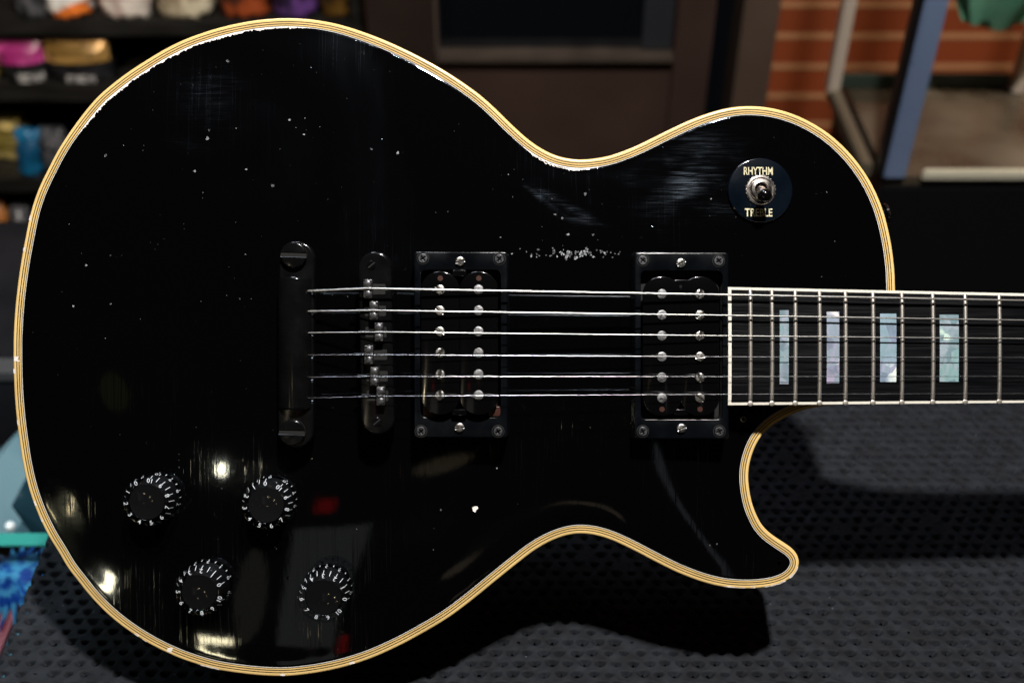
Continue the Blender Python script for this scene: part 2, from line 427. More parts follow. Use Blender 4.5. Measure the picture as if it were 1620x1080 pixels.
# ragged lacquer loss next to the binding at the upper bout and the waist
def ragged(mb, a, b, wmax, fade=.12):
    px = 810+EDGE[:, 0]*S; py = 540-EDGE[:, 1]*S
    ia = int(np.argmin((px-a[0])**2+(py-a[1])**2)); ib = int(np.argmin((px-b[0])**2+(py-b[1])**2))
    if ia > ib: ia, ib = ib, ia
    if ib-ia > NE/2: ids = list(range(ib, NE))+list(range(0, ia+1))
    else: ids = list(range(ia, ib+1))
    vs = []; fs = []; m = (len(ids)-1)*2+1; w = 0; acc = 0
    for q in range(m):
        i0 = ids[q//2]; f = .5*(q % 2); i1 = ids[min(q//2+1, len(ids)-1)]
        e = EDGE[i0]*(1-f)+EDGE[i1]*f; nn_ = NRM[i0]
        t = q/(m-1); env = min(1, t/fade, (1-t)/fade)
        acc = .85*acc+.15*random.uniform(-1, 1)*3; jag = random.uniform(-.45, .55) if random.random() < .6 else 0
        w = max(.12, wmax*env*(.62+.28*acc)+jag*env)
        p0 = e-nn_*(BW-.05); p1 = e-nn_*(BW+w)
        vs += [(p0[0], p0[1], .02), (p1[0], p1[1], max(-.15+.12*w, float(top_h(p1[0], p1[1])))+.07)]
        if q: fs.append((2*q-2, 2*q, 2*q+1, 2*q-1))
    mb.add(vs, fs, 1, False)
ragged(top, (112, 205), (492, 31), 1.15, .06)
ragged(top, (838, 222), (946, 249), 1.6, .25)
# pin dents and chips
for _ in range(520):
    px, py = random.uniform(40, 1400), random.uniform(50, 1050)
    x, y = (px-810)/S, (540-py)/S
    if usample(x, y) < 250: continue
    if 640 < px < 1160 and 390 < py < 700: continue
    if py > 450 and py < 645 and px > 1140: continue
    s_ = random.random()
    if py > 560 and random.random() < .75: continue
    add_flake(top, px, py, .30+.75*s_**6, 2, n=6, sx=random.uniform(.8, 1.5), ang=random.uniform(0, 3), up=.02)
for k in range(75):
    t = random.gauss(0, 1)
    px = 902+t*38; py = 401+random.gauss(0, 3.6)-.02*t*20
    add_flake(top, px, py, .8+1.4*random.random()**2*math.exp(-t*t/2)+.3, 2, n=7, sx=1.3, ang=random.uniform(0, 3), up=.03)
for px, py, r in ((328,219,2.6),(167,246,2.2),(360,97,2.4),(331,206,1.6),(629,242,2.2),(588,236,1.6),(308,271,1.7),(431,294,2.2),(481,213,1.8),(751,804,4.6),(926,307,2.2),(878,339,2),(889,345,2),
                  (175,404,1.6),(136,420,1.8),(175,481,1.6),(116,484,1.5),(1176,663,1.2),(899,371,2),(938,371,1.8),(1134,860,1.4),(1123,862,1.4),(1199,887,1.6),(1161,886,1.5),(697,806,1.4),(390,268,2),(458,190,1.8)):
    add_flake(top, px, py, r, 2 if (px, py) != (751, 804) else 1, n=9, up=.04)
M['ding_dull'] = mat('pin_dent_dull', (.05, .052, .056), .35, bump=.6, bscale=1500)  # darker dent flakes, a weaker glint in the colour
for i_ in range(len(top.m)):
    if top.m[i_] == 2 and (len(top.v[top.f[i_][2]]) and (hash(round(top.v[top.f[i_][2]][0], 3)) % 10) < 6): top.m[i_] = 3
topo = top.build('top', [M['lacquer'], M['chip'], M['ding'], M['ding_dull']], None, sharp=False)
body = empty('body', guitar); topo.parent = body
me = topo.data
nall = np.zeros((len(me.vertices), 3)); nall[:nt_verts] = Nn; 
buf = np.zeros(len(me.vertices)*3); me.vertices.foreach_get('co', buf)
# bend the normals on the very first ring for a lacquer lip
for i in range(NE): nall[i] = (NRM[i][0]*.55, NRM[i][1]*.55, .83)
for k, f_ in ((1, .18),):
    for i in range(NE):
        v = nall[k*NE+i]+np.array([NRM[i][0]*f_, NRM[i][1]*f_, 0]); nall[k*NE+i] = v/np.linalg.norm(v)
vn = [Vector(n_) for n_ in nall]
for i in range(nt_verts, len(me.vertices)):
    vn[i] = Vector((random.gauss(0, .35), random.gauss(0, .35)+.25, 1)).normalized()
me.normals_split_custom_set_from_vertices([tuple(v) for v in vn])

# --- back and sides
side = MB()
rings = []
for d, z in ((.25, -4.2), (0.05, -6), (0, -20), (0, -40), (.6, -44), (2.5, -48), (6, -50)):
    rings.append([(x, y, z) for x, y in off(d)])
side.loft(rings[::-1], 0, True, False, smooth=True)
side.build('side', M['black_side'], body)
# --- binding, seven plies; the pale innermost one paints the edge's highlight
bd = MB()
plies = [(0, 5.5, 0), (5.5, 6.9, 1), (6.9, 9.2, 2), (9.2, 10.6, 1), (10.6, 12.6, 2), (12.6, 13.7, 1), (13.7, 14.6, 3)]
prof = [(.0, -6, 0), (0, -1.1, 0), (.12, -.6, 0), (.38, -.25, 0), (.8, -.05, 0), (1.2, 0, 0)]
rings = [[(x, y, z) for x, y in off(d)] for d, z, _ in prof]+[[(x, y, 0) for x, y in off(5.5/S)]]
bd.loft(rings, 0, False, False, smooth=True)
for a, b_, mi in plies[1:]:
    zi = 0
    bd.loft([[(x, y, zi) for x, y in off(a/S)], [(x, y, zi) for x, y in off(b_/S)]], mi, False, False, smooth=True)
bd.loft([[(x, y, 0) for x, y in off(14.6/S)], [(x, y, -2) for x, y in off(14.6/S)]], 3, False, False)
# white wear marks on the binding
def wear(px, py, length, w, o=.3):
    qx = 810+EDGE[:, 0]*S; qy = 540-EDGE[:, 1]*S
    i = int(np.argmin((qx-px)**2+(qy-py)**2)); n_ = max(2, int(length/(1.3*S)))
    vs = []; fs = []
    for k in range(n_+1):
        j = (i+k-n_//2) % NE; a = o+random.uniform(-.1, .1); b2 = o+w*random.uniform(.4, 1.1)
        p, q = EDGE[j]-NRM[j]*a, EDGE[j]-NRM[j]*b2
        za = -.25 if a < .4 else .0
        vs += [(p[0], p[1], za+.06), (q[0], q[1], .05)]
        if k: fs.append((2*k-2, 2*k, 2*k+1, 2*k-1))
    bd.add(vs, fs, 4)
for a in ((20,568,9,3.6,.6),(21,588,7,1.2,.2),(27,667,4,1,.3),(54,795,9,1.2,.6),(66,820,6,1.2,.4),(37,396,7,1.2,.3),(48,345,8,1,.2),(268,1024,10,3,1.0),(230,1013,8,.8,.2),(330,1056,34,.8,.25),(557,1051,8,1.2,.5),(447,1069,7,1.2,.4),
          (1160,931,40,.7,.35),(1190,930,9,1.4,.3),(1225,926,40,.9,.1),(1255,910,18,1,.1),(1262,898,8,1,.1),(215,1004,5,1,.4)):
    wear(*a)
bd.build('binding', [M['cream'], M['ply_black'], M['cream_inner'], M['pale'], M['chip']], body)

# strap button on the treble-side shoulder
sb = MB()
q = L(1394, 340, -24)
sb.tube([(q[0]-6, q[1], -22), (q[0]+.5, q[1]+.2, -22), (q[0]+1.2, q[1]+.4, -22)], [3, 3, 4], 20)
sb.tube([(q[0]+1.2, q[1]+.4, -22), (q[0]+2.2, q[1]+.6, -22), (q[0]+2.8, q[1]+.7, -22)], [5.2, 5.4, 4.6], 20)
sb.build('strap_button', M['blackmetal'], guitar)

# --- generic screw
def slotted(mb, x, y, z, r, h, slot, ang, mi=0, dark=1, dome=.3, cross=False):
    mb.prism(circ(x, y, r*.98, 24), z-3, z+h-.45, 0, dark)
    def seg(a0, a1, shrink):
        pts_ = []
        return pts_
    hs = slot/2
    if not cross:
        for sgn in (0, 1):
            a = math.asin(hs/r); n_ = 12
            pp = [(r*math.cos(a+(PI-2*a)*k/n_), r*math.sin(a+(PI-2*a)*k/n_)) for k in range(n_+1)]
            th = ang+sgn*PI
            pp = [(x+u*math.cos(th)-v*math.sin(th), y+u*math.sin(th)+v*math.cos(th)) for u, v in pp]
            mb.prism(pp, z+h-.9, z+h, min(dome, r*.3), mi)
    else:
        for q_ in range(4):
            a = math.asin(hs/r); n_ = 6
            pp = [(hs, hs)]+[(r*math.cos(a+(PI/2-2*a)*k/n_), r*math.sin(a+(PI/2-2*a)*k/n_)) for k in range(n_+1)]
            th = ang+q_*PI/2
            pp = [(x+u*math.cos(th)-v*math.sin(th), y+u*math.sin(th)+v*math.cos(th)) for u, v in pp]
            mb.prism(pp, z+h-.9, z+h, min(.12, dome), mi)
        # full rim beyond the short cross
        mb.loft([[(*p, z+h-.9) for p in circ(x, y, r, 24)], [(*p, z+h-.12) for p in circ(x, y, r, 24)], [(*p, z+h+.02) for p in circ(x, y, r*.93, 24)], [(*p, z+h+.02) for p in circ(x, y, r*.66, 24)], [(*p, z+h-.5) for p in circ(x, y, r*.6, 24)]], mi, False, False, smooth=True)

# --- stop tailpiece
ZT = 12.0+12
tp = MB()
x0, y0t, _ = L(467, 405, ZT); _, y1t, _ = L(466, 683, ZT)
xc = L(467, 540, ZT)[0]
ends = []
R = 8.6
ZL = ZT-4.5
# lug ends: stadium plate lower than the bar
ol = [(xc+R*math.cos(a), y0t-1+R*math.sin(a)) for a in np.linspace(0, PI, 25)]+[(xc+R*math.cos(a)-.6, y1t+.5+R*math.sin(a)) for a in np.linspace(PI, 2*PI, 25)]
tp.prism(ol, 14, ZL, 1.0, 0, 4)
# rounded bar between
ya = L(0, 438, ZT)[1]; yb = L(0, 648, ZT)[1]
prof = []
for k in range(25):
    a = PI*k/24
    prof.append((xc-.9+8.7*math.cos(a)*(1 if True else 1), ZL-3.5+(ZT+1-ZL+3.5)*math.sin(a)))
n_ = len(prof)
secs = [(ya, .93), (ya-.5, .985), (ya-1.2, 1), (yb+1.2, 1), (yb+.5, .985), (yb, .93)]
rr = []
for yy, f_ in secs: rr.append([(xc+(px_-xc)*f_, yy, ZL-3.5+(pz-ZL+3.5)*f_) for px_, pz in prof]+[(xc-9*f_, yy, 15), (xc+8*f_, yy, 15)][::-1])
tp.loft(rr, 0, True, True, smooth=True)
tail = tp.build('tailpiece', M['blackmetal'], guitar)
for px, py, rp in ((464, 403, 21), (461.5, 684, 21)):
    s_ = MB(); q = L(px, py, ZL+3)
    slotted(s_, q[0], q[1], ZL, 6.4, 3.0, 1.5, -.03, 0, 1, .8)
    s_.prism(circ(q[0], q[1], 6.0, 32), 8, ZL+1, 0, 0)
    s_.build('stud', [M['blackmetal'], M['hole']], tail)
# --- bridge
ZB = 12+13.5
br = MB()
c0 = L(593, 424, ZB); c1 = L(597.5, 661, ZB)
RB = 8.0
ol = [(c0[0]+RB*math.cos(a), c0[1]+RB*math.sin(a)) for a in np.linspace(0, PI, 25)]+[(c1[0]+RB*math.cos(a), c1[1]+RB*math.sin(a)) for a in np.linspace(PI, 2*PI, 25)]
nn_ = normals2(ol)
br.prism(ol, 16, ZB, 1.1, 0, 4)
bridge = br.build('bridge', M['blackmetal'], guitar)
sadx = [581.5, 591, 599, 583, 592, 602]; 
STR = [((573,456.3),(1152,466.2),(1620,475.5)), ((573,490.8),(1152,498.8),(1620,506.5)), ((573,524.8),(1152,531.1),(1620,535.6)), ((573,561),(1152,564.3),(1620,565.5)), ((573,595.4),(1152,595.5),(1620,595.3)), ((573,626.6),(1152,623.4),(1620,622.3))]
TAILY = [460, 492, 526, 561, 596, 629]
def str_y(i, px):
    (xa, ya_), (xb, yb_), (xc_, yc_) = STR[i]
    return ya_+(yb_-ya_)*(px-xa)/(xb-xa) if px < xb else yb_+(yc_-yb_)*(px-xb)/(xc_-xb)
def str_z(px): return 22.0+(1152-px)/S*.052
RAD = [.55, .42, .31, .19, .15, .115]
for i in range(6):
    zs = str_z(sadx[i])
    q = L(sadx[i], str_y(i, sadx[i]), zs)
    # dark slab on the bridge top paints the shade of a slot
    sl = MB(); sl.prism(rrect(c0[0]+(c1[0]-c0[0])*i/5, q[1], 10.2, 5.0, .5, 3), ZB-.3, ZB+.03, 0)
    sl.build('slot_shade', M['hole'], bridge)
    sd = MB()
    w = 4.1
    for sg in (-1, 1):
        cy = q[1]+sg*2.35
        sd.prism(rrect(q[0], cy, w, 4.2, .35, 2), ZB-1, zs-.5, .25, 0)
        cc = (q[0], cy+sg*.05)
        sd.loft([[(*p, zs-.5) for p in circ(*cc, 1.55, 20)], [(*p, zs-.15) for p in circ(*cc, 1.5, 20)], [(*p, zs-.02) for p in circ(*cc, 1.3, 20)]], 1, smooth=True)
    sd.prism(rrect(q[0], q[1], w*.9, 1.2, .1, 2), ZB-1, zs-RAD[i]*.9, .1, 0)
    so = sd.build('saddle', [M['saddle'], M['ringscrew']], bridge)
    # intonation screw
    it = MB(); it.tube([(q[0]-7.5+(i % 3)*-1, q[1], ZB+.3), (q[0]+1, q[1], ZB+.3)], .9, 10)
    it.build('intonation_screw', M['blackmetal'], bridge)
for px, py in ((587.5, 419), (596, 667)):
    s_ = MB(); q = L(px, py, ZB)
    slotted(s_, q[0], q[1], ZB, 2.1, .6, .8, .7, 0, 1, .3)
    s_.build('post_screw', [M['blackmetal'], M['hole']], bridge)
# bridge posts with thumb wheels between bridge and top
for (cx, cy) in ((c0[0], c0[1]+1), (c1[0], c1[1]-1)):
    s_ = MB(); s_.prism(circ(cx, cy, 7.3, 40), 13.2, 15.2, .3); s_.prism(circ(cx, cy, 3, 20), 9, 17, 0)
    s_.build('thumb_wheel', M['blackmetal'], bridge)

# --- pickups
def pickup(px0, px1, py0, py1, ox0, ox1, oy0, oy1, ztop, zbob, screwx, slugx, ys, bob_y, name_dots, corner, centre, mid, brown):
    pk = empty('pickup', guitar)
    a = L(px0, py1, ztop); b_ = L(px1, py0, ztop)
    o1 = rrect((a[0]+b_[0])/2, (a[1]+b_[1])/2, b_[0]-a[0], b_[1]-a[1], 1.6)
    c_ = L(ox0, oy1, ztop); d_ = L(ox1, oy0, ztop)
    o2 = rrect((c_[0]+d_[0])/2, (c_[1]+d_[1])/2, d_[0]-c_[0], d_[1]-c_[1], 2.6)
    n1 = normals2(o1); n2 = normals2(o2)
    rg = MB(); r = .7
    fl = [(x+n[0]*1.0, y+n[1]*1.0, 4) for (x, y), n in zip(o1, n1)]
    rings = [fl]
    for k in range(5):
        t = k/4*PI/2; rings.append([(x-n[0]*r*(1-math.cos(t)), y-n[1]*r*(1-math.cos(t)), ztop-r+r*math.sin(t)) for (x, y), n in zip(o1, n1)])
    for k in range(4):
        t = k/3*PI/2; rings.append([(x+n[0]*.4*(1-math.sin(t)), y+n[1]*.4*(1-math.sin(t)), ztop-.4+.4*math.cos(t)) for (x, y), n in zip(o2, n2)])
    rings.append([(x, y, 4) for x, y in o2])
    rg.loft(rings, 0, False, False, smooth=True)
    ring = rg.build('mounting_ring', M['ring'], pk)
    # dark well
    w_ = MB(); w_.prism(o2, 4, 9, 0); w_.build('cavity', M['hole'], ring)
    # baseplate with copper coil showing at the ends
    cx = (c_[0]+d_[0])/2; cy = (c_[1]+d_[1])/2
    # brass-coloured ears
    bb = []
    for (bx, hw) in bob_y['x']:
        e0 = L(bx, bob_y['y'][0], zbob); e1 = L(bx, bob_y['y'][1], zbob)
        R_ = hw/S*(D-zbob)/D
        ol_ = [(e0[0]+R_*math.cos(t), e0[1]-R_*.92+R_*.92*math.sin(t)) for t in np.linspace(0, PI, 21)]+[(e1[0]+R_*math.cos(t), e1[1]+R_*.92+R_*.92*math.sin(t)) for t in np.linspace(PI, 2*PI, 21)]
        bm_ = MB()
        bm_.prism(ol_, zbob-1.6, zbob, .45, 0, 3, cap0=True)
        small = [(e0[0]+(x-e0[0])*.82, (e0[1]+e1[1])/2+(y-(e0[1]+e1[1])/2)*.93) for x, y in ol_]
        bm_.prism(small, zbob-8, zbob-1.6, 0, 1)
        bo = bm_.build('bobbin', [M['blackgloss'], M['copper']], pk)
        for dy in name_dots:
            h_ = MB(); q = L(bx, dy, zbob)
            h_.prism(circ(q[0], q[1], 1.3, 16), zbob-.2, zbob+.02, 0); h_.build('winding_hole', M['copper'], bo)
    if brown:
        for bx in brown:
            h_ = MB(); q = L(bx, 651, zbob-3); h_.prism(rrect(q[0], q[1], 6.0, 5, 1), 8, zbob-5, .5)
            h_.build('coil_wrap', M['copper'], pk)
    # spacer bar
    for my in mid:
        sp_ = MB(); q = L((screwx+slugx)/2, my, zbob-.6)
        sp_.prism(rrect(q[0], q[1], 7, 3, .8), zbob-6, zbob-.6, .4); sp_.build('spacer', M['blackgloss'], pk)
    for k, y_ in enumerate(ys):
        s_ = MB(); q = L(screwx, y_, zbob+1)
        slotted(s_, q[0], q[1], zbob, 2.35, 1.1, .75, random.choice((-.6, .5, 1.2, 1.5, -1.1, .1)) if not corner else [-.75, -.6, -.3, .9, 1.5, 1.55][k], 0, 1, .55)
        s_.build('pole_screw', [M['nickel'], M['hole']], pk)
        s_ = MB(); q = L(slugx, y_, zbob+1)
        s_.prism(circ(q[0], q[1], 2.4, 28), zbob-1, zbob+.7, .2); s_.build('pole_slug', M['slug'], pk)
    for (x_, y_) in centre[:4]:
        s_ = MB(); q = L(x_, y_, ztop)
        s_.loft([[(*p, ztop+.02) for p in circ(q[0], q[1], 3.1, 28)], [(*p, ztop+.12) for p in circ(q[0], q[1], 2.7, 28)]], 1, False, False, smooth=True)
        slotted(s_, q[0], q[1], ztop-.3, 2.25, .75, .75, random.uniform(.2, .9), 0, 1, .25, cross=True)
        s_.build('ring_screw', [M['ringscrew'], M['hole']], ring)
    for (x_, y_) in centre[4:]:
        s_ = MB(); q = L(x_, y_, ztop+1.5)
        slotted(s_, q[0], q[1], ztop, 2.3, 1.7, .6, random.uniform(-1.2, 1.2), 0, 1, .8)
        s_.build('height_screw', [M['nickel'], M['hole']], ring)
    return pk
p1 = pickup(655, 803, 398, 692, 666, 792, 427, 660, 21.5, 26.0, 696, 757, [458, 491, 524, 558, 592, 625], {'x': ((696.5, 30.5), (757.5, 30.5)), 'y': (429, 656)}, (440,), True,
       ((669, 408.5), (790, 409.5), (666, 682), (788, 682), (728, 413), (727, 676)), (432, 652), (678, 782))
p2 = pickup(1004, 1153, 399, 694, 1014, 1143, 428, 663, 16.5, 19.0, 1107.5, 1047.5, [465, 498, 531, 564, 597, 629.5], {'x': ((1047.5, 30.5), (1107.5, 30.5)), 'y': (437, 658)}, (647,), False,
       ((1017, 411.5), (1137, 412.5), (1017, 682), (1138, 682), (1077.5, 415.5), (1078.5, 677)), (447, 652), None)

# --- neck, fretboard
ZF0, ZF1 = 19.0, 19.0-(1700-1152)/S*.052
def zf(px): return 19.0-(px-1152)/S*.052
PXE = 2350
def fy(px, top_=True):
    return (453.8+(px-1152)*(463.9-453.8)/468) if top_ else (640.8+(px-1152)*(636.9-640.8)/468)
nk = MB()
pr = []
for px in (1152, 1200, 1300, 1400, 1430, 1460, 1490, 1520, 1560, 1620, 1900, PXE):
    z = zf(px)-5.5; a = L(px, fy(px, True)+2, z); b_ = L(px, fy(px, False)-2, z); x = L(px, 540, zf(px))[0]
    ring_ = [(x, b_[1], z), (x, a[1], z)]
    dep = -14 if px < 1390 else -12-32*max(0, 1-(px-1400)/190)**1.6
    for t in np.linspace(0, PI, 9): ring_.append((x, (a[1]+b_[1])/2+(a[1]-b_[1])/2*math.cos(t)*.98, z-2+(dep-z if px > 1200 else -3)*math.sin(t)**.7*(1 if px > 1200 else .9)))
    pr.append(ring_)
nk.loft(pr, 0, True, True, smooth=True)
nk.build('neck', M['black_side'], guitar)
fb = MB()
def fp(px, py, dz=0): z = zf(px)+dz; return L(px, py, z)
bwp = 4.6
def quadstrip(mb, ins_t, ins_b, px0, px1, dz0, dz1, mi):
    N = 10; rings = []
    m_ = max(2, int((px1-px0)/60))
    for q_ in range(m_+1):
        px = px0+(px1-px0)*q_/m_
        yt, yb_ = fy(px, True), fy(px, False); wdt = yb_-yt
        ring = []
        for k in range(N+1):
            u = (ins_b+(wdt-ins_b-ins_t)*k/N)/wdt; py = yb_-u*wdt
            p_ = fp(px, py); ring.append((p_[0], p_[1], zf(px)+dz1+crown(px, py)))
        rings.append([(ring[0][0], ring[0][1], zf(px)+dz0)]+ring+[(ring[-1][0], ring[-1][1], zf(px)+dz0)])
    mb.loft(rings, 0, True, True, smooth=True)
def crown(px, py):   # 12 inch radius of the board surface
    t = (py-fy(px, True))/(fy(px, False)-fy(px, True)); return -.9+.9*(1-(2*t-1)**2)
quadstrip(fb, 0, 0, 1152.3, PXE, -6, -.02, 0)
fbo = fb.build('fretboard', M['neckbind'], guitar)
fd = MB(); quadstrip(fd, 4.2, 4.2, 1157.5, PXE-1, -5.9, .03, 0)
fd.build('playing_surface', M['board'], fbo)
frets = [1187.4, 1221.5, 1258.5, 1297, 1338, 1381.5, 1427.4, 1476.3, 1527.6, 1581.5, 1638, 1698]
for fx in frets:
    fr = MB(); ringsF = []
    y0_, y1_ = fy(fx, True)+3.4, fy(fx, False)-1.6
    for k in range(15):
        py = y0_+(y1_-y0_)*k/14
        end = 1 if 0 < k < 14 else .55
        c_ = fp(fx, py, 0); zc = zf(fx)+crown(fx, py)
        ringsF.append([(c_[0]+1.05*math.cos(t), c_[1], zc-.05+1.0*end*math.sin(t)) for t in np.linspace(0, PI, 9)])
    fr.loft(ringsF, 0, True, True, smooth=True, closed=False)
    q = L(fx, fy(fx, False)-2.2, zf(fx)); fr.prism(circ(q[0], q[1], 1.35, 14), zf(fx)-1.2, zf(fx)-.1, .3)
    fr.build('fret', M['fret'], fbo)
for (xa, xb, ya_, yb_) in ((1233.6, 1247.9, 490.5, 607.3), (1308, 1327.9, 492.9, 606), (1392.4, 1418.2, 495.9, 604.6), (1486.7, 1516.9, 497.6, 603.7)):
    il = MB(); A_ = []; B_ = []
    for k in range(13):
        py = ya_+(yb_-ya_)*k/12
        a = fp(xa, py); b_ = fp(xb, py)
        A_.append((a[0], a[1], zf(xa)+crown(xa, py)+.09)); B_.append((b_[0], b_[1], zf(xb)+crown(xb, py)+.09))
    il.loft([A_, B_], 0, False, False, smooth=True, closed=False)
    io = il.build('block_inlay', PEARLS.pop(0), fbo)

# --- strings
for i in range(6):
    s_ = MB(); zs = str_z(sadx[i])
    q0 = L(491, TAILY[i]+.3, 21.5); q1 = L(sadx[i], str_y(i, sadx[i]), zs+RAD[i]*.6)
    pth = [q0, q1]
    for px in (700, 900, 1152, 1400, 1620, 1900, PXE):
        z = str_z(px)+RAD[i]*.6; pth.append(L(px, str_y(i, px), z))
    pth = [(q0[0]-7, q0[1], 21.0)]+pth
    s_.tube(pth, RAD[i], 10)
    # twisted end by the tailpiece
    ln = (26, 10, 8, 8, 22, 8)[i]
    d_ = (Vector(q1)-Vector(q0)).normalized()
    tw = []
    nt_ = 26
    for k in range(nt_):
        t = k/(nt_-1)*ln/S; a = k*1.15
        p_ = Vector(q0)+d_*t+Vector((0, math.cos(a), math.sin(a)))*(RAD[i]+.14)
        tw.append(tuple(p_))
    s_.tube(tw, .16 if i > 1 else .22, 6)
    s_.build('string', M['wound'] if i < 3 else M['string'], guitar)
    be = MB(); qq = L(492, TAILY[i]+6.5, 18.5)
    be.tube([(qq[0]-2, qq[1], 18.2), (qq[0]+1.2, qq[1], 18.4)], [1.7, 1.3], 12)
    be.build('ball_end', M['ballend'] if 'ballend' in M else M.setdefault('ballend', mat('tinted_ball_end', (.10, .13, .17), .4, .6)), tail)

# --- text helper: triangles of a text in its own plane
def text_tris(txt, size, bold=0):
    cu = bpy.data.curves.new('t', 'FONT'); cu.body = txt; cu.size = size; cu.align_x = 'CENTER'; cu.align_y = 'CENTER'; cu.offset = bold; cu.resolution_u = 3
    ob = bpy.data.objects.new('t', cu); C.objects.link(ob)
    dg = bpy.context.evaluated_depsgraph_get(); me_ = ob.evaluated_get(dg).to_mesh()
    vs = [tuple(v.co) for v in me_.vertices]; fs = [tuple(p.vertices) for p in me_.polygons]
    ob.evaluated_get(dg).to_mesh_clear(); bpy.data.objects.remove(ob); bpy.data.curves.remove(cu)
    ys_ = [v[1] for v in vs]; m_ = (max(ys_)+min(ys_))/2
    return [(x, y-m_, z) for x, y, z in vs], fs

# --- knobs
def knob(px, py, a0, dirt=0):
    hgt = 15.5
    x, y, z = on_top(px, py, up=hgt+3)
    n_ = Vector(top_n(np.array(x), np.array(y)).tolist())
    z0 = 3.0
    base = Vector((x, y, float(top_h(x, y))))
    # shift the foot so that the tilted top lands where the photo has it
    tl = n_*(hgt+z0); base -= Vector((tl.x, tl.y, 0))
    rot = Vector((0, 0, 1)).rotation_difference(n_).to_matrix().to_4x4()
    k = empty('knob', guitar)
    k.matrix_local = Matrix.Translation(base*.001) @ rot
    s_ = MB(); s_.prism(circ(0, 0, 3, 16), -2, z0+2, 0); s_.build('shaft', M['blackmetal'], k)
    R0, R1 = 12.9, 12.6
    c_ = MB()
    zt = z0+hgt
    c_.loft([[(*p, zz) for p in circ(0, 0, r_, 64)] for r_, zz in ((12.4, z0), (R0-.1, z0+.25), (R0, z0+.6), (R1, zt-1.0), (R1-.25, zt-.35), (R1-.9, zt), (9.3, zt), (9.0, zt-.15), (8.8, zt-.6), (8.6, zt-.75))], 0, False, True, smooth=True)
    c_.build('clear_cap', M['clear'], k)
    co = MB()
    prof_ = ((11.2, z0+.1), (10.3, z0+3.6), (9.4, z0+6.5), (9.0, zt-2.0), (8.5, zt-1.3))
    co.loft([[(*p, zz) for p in circ(0, 0, r_, 56)] for r_, zz in prof_], 0, True, True, smooth=True)
    # flat inner flange right under the rim, below the added figures that imitate refraction
    co.loft([[(*p, zt-1.9) for p in circ(0, 0, 9.0, 56)], [(*p, zt-2.6) for p in circ(0, 0, 11.6, 56)]], 0, False, False, smooth=True) if False else None
    core = co.build('core', M['darkcore'], k)
    nm = MB()
    def put(txt, ang, r, zc, size, lean):
        vs, fs = text_tris(txt, size, .03)
        # figure tops point to the knob axis; lean = 0 flat, 1 upright on the skirt
        out = []
        for u, v, _ in vs:
            aa = ang+u/r
            rr_ = r-v*(1-lean)-.0; zz = zc+v*lean
            out.append((rr_*math.cos(aa), rr_*math.sin(aa), zz))
        nm.add(out, fs, 0)
    def tick(ang, r0, r1, z0_, z1_, w=.16):
        t = Vector((-math.sin(ang), math.cos(ang), 0)); u = Vector((math.cos(ang), math.sin(ang), 0))
        a_ = u*r0+Vector((0, 0, z0_)); b2 = u*r1+Vector((0, 0, z1_))
        nm.add([a_-t*w, a_+t*w, b2+t*w, b2-t*w], [(0, 1, 2, 3)], 0)
    stp = math.radians(32)
    for i in range(11):
        a = a0+i*stp
        put(str(i), a, 11.9, z0+2.8, 3.4, .75)
        tick(a, 12.5, 12.3, z0+.2, z0+1.3, .22)
        put(str(i), a, 10.4, zt-1.2, 3.3, .1)  # added second ring imitates the skirt figures refracted at the rim
        tick(a, 11.5, 12.4, zt-1.3, zt-4.2, .14)
        if i < 10:
            tick(a+stp/2, 12.5, 12.2, z0+.3, z0+2.2, .22)
            tick(a+stp/2, 10.7, 12.4, zt-1.3, zt-4.6, .14)
    nm.build('numerals', M['white'], k)
    return k
for px, py, a in ((231, 794, 121), (420, 799, 92), (314, 937, 20), (511, 945, -6)):
    knob(px, py, math.radians(a))

# --- toggle switch
x, y, z = on_top(1203, 301, 2)
n_ = Vector(top_n(np.array(x), np.array(y)).tolist())
sw = empty('toggle_switch', guitar)
rot = Vector((0, 0, 1)).rotation_difference(n_).to_matrix().to_4x4()
sw.matrix_local = Matrix.Translation(Vector((x, y, z))*.001) @ rot
s_ = MB(); s_.prism(circ(0, 0, 16.3, 72), -1.5, 1.9, .7, 0, 4); plate = s_.build('switch_plate', M['plate'], sw)
for txt, yy, wd in (('RHYTHM', 9.6, 14.6), ('TREBLE', -11.3, 13.8)):
    vs, fs = text_tris(txt, 5.6, .10)
    w0 = max(v[0] for v in vs)-min(v[0] for v in vs)
    s_ = MB(); s_.add([(u*wd/w0-1.0, v+yy, 1.93) for u, v, _ in vs], fs, 0); s_.build('lettering', M['gold'], plate)
s_ = MB()
s_.loft([[(*p, zz) for p in circ(0, 0, r_, 48)] for r_, zz in ((7.6, 1.9), (7.6, 2.5), (7.2, 3.0), (6.4, 3.1), (6.3, 2.6), (5.6, 2.6))], 0, False, False, smooth=True)
for k in range(24):
    a = k*2*PI/24; s_.prism(rrect(7.4*math.cos(a), 7.4*math.sin(a), .7, .7, .2, 2), 1.9, 2.7, .1)
s_.loft([[(*p, zz) for p in circ(0, 0, r_, 40)] for r_, zz in ((5.6, 2.4), (5.3, 4.2), (4.9, 5.0), (3.6, 5.2), (3.2, 4.6), (3.2, 2))], 0, False, False, smooth=True)
s_.build('nut', M['chrome'] if 'chrome' in M else M.setdefault('chrome', mat('smoked_nickel', (.60, .55, .52), .22, 1, var=.2, bscale=300)), sw)
s_ = MB(); s_.tube([(0, 0, 2), (0, -1.6, 6), (-.3, -3.6, 10.5)], [2.9, 2.3, 1.7], 20); s_.build('lever', M['chrome'], sw)
s_ = MB()
d0 = Vector((-.3, -3.5, 10)); dd = Vector((-.06, -.42, 1)).normalized()
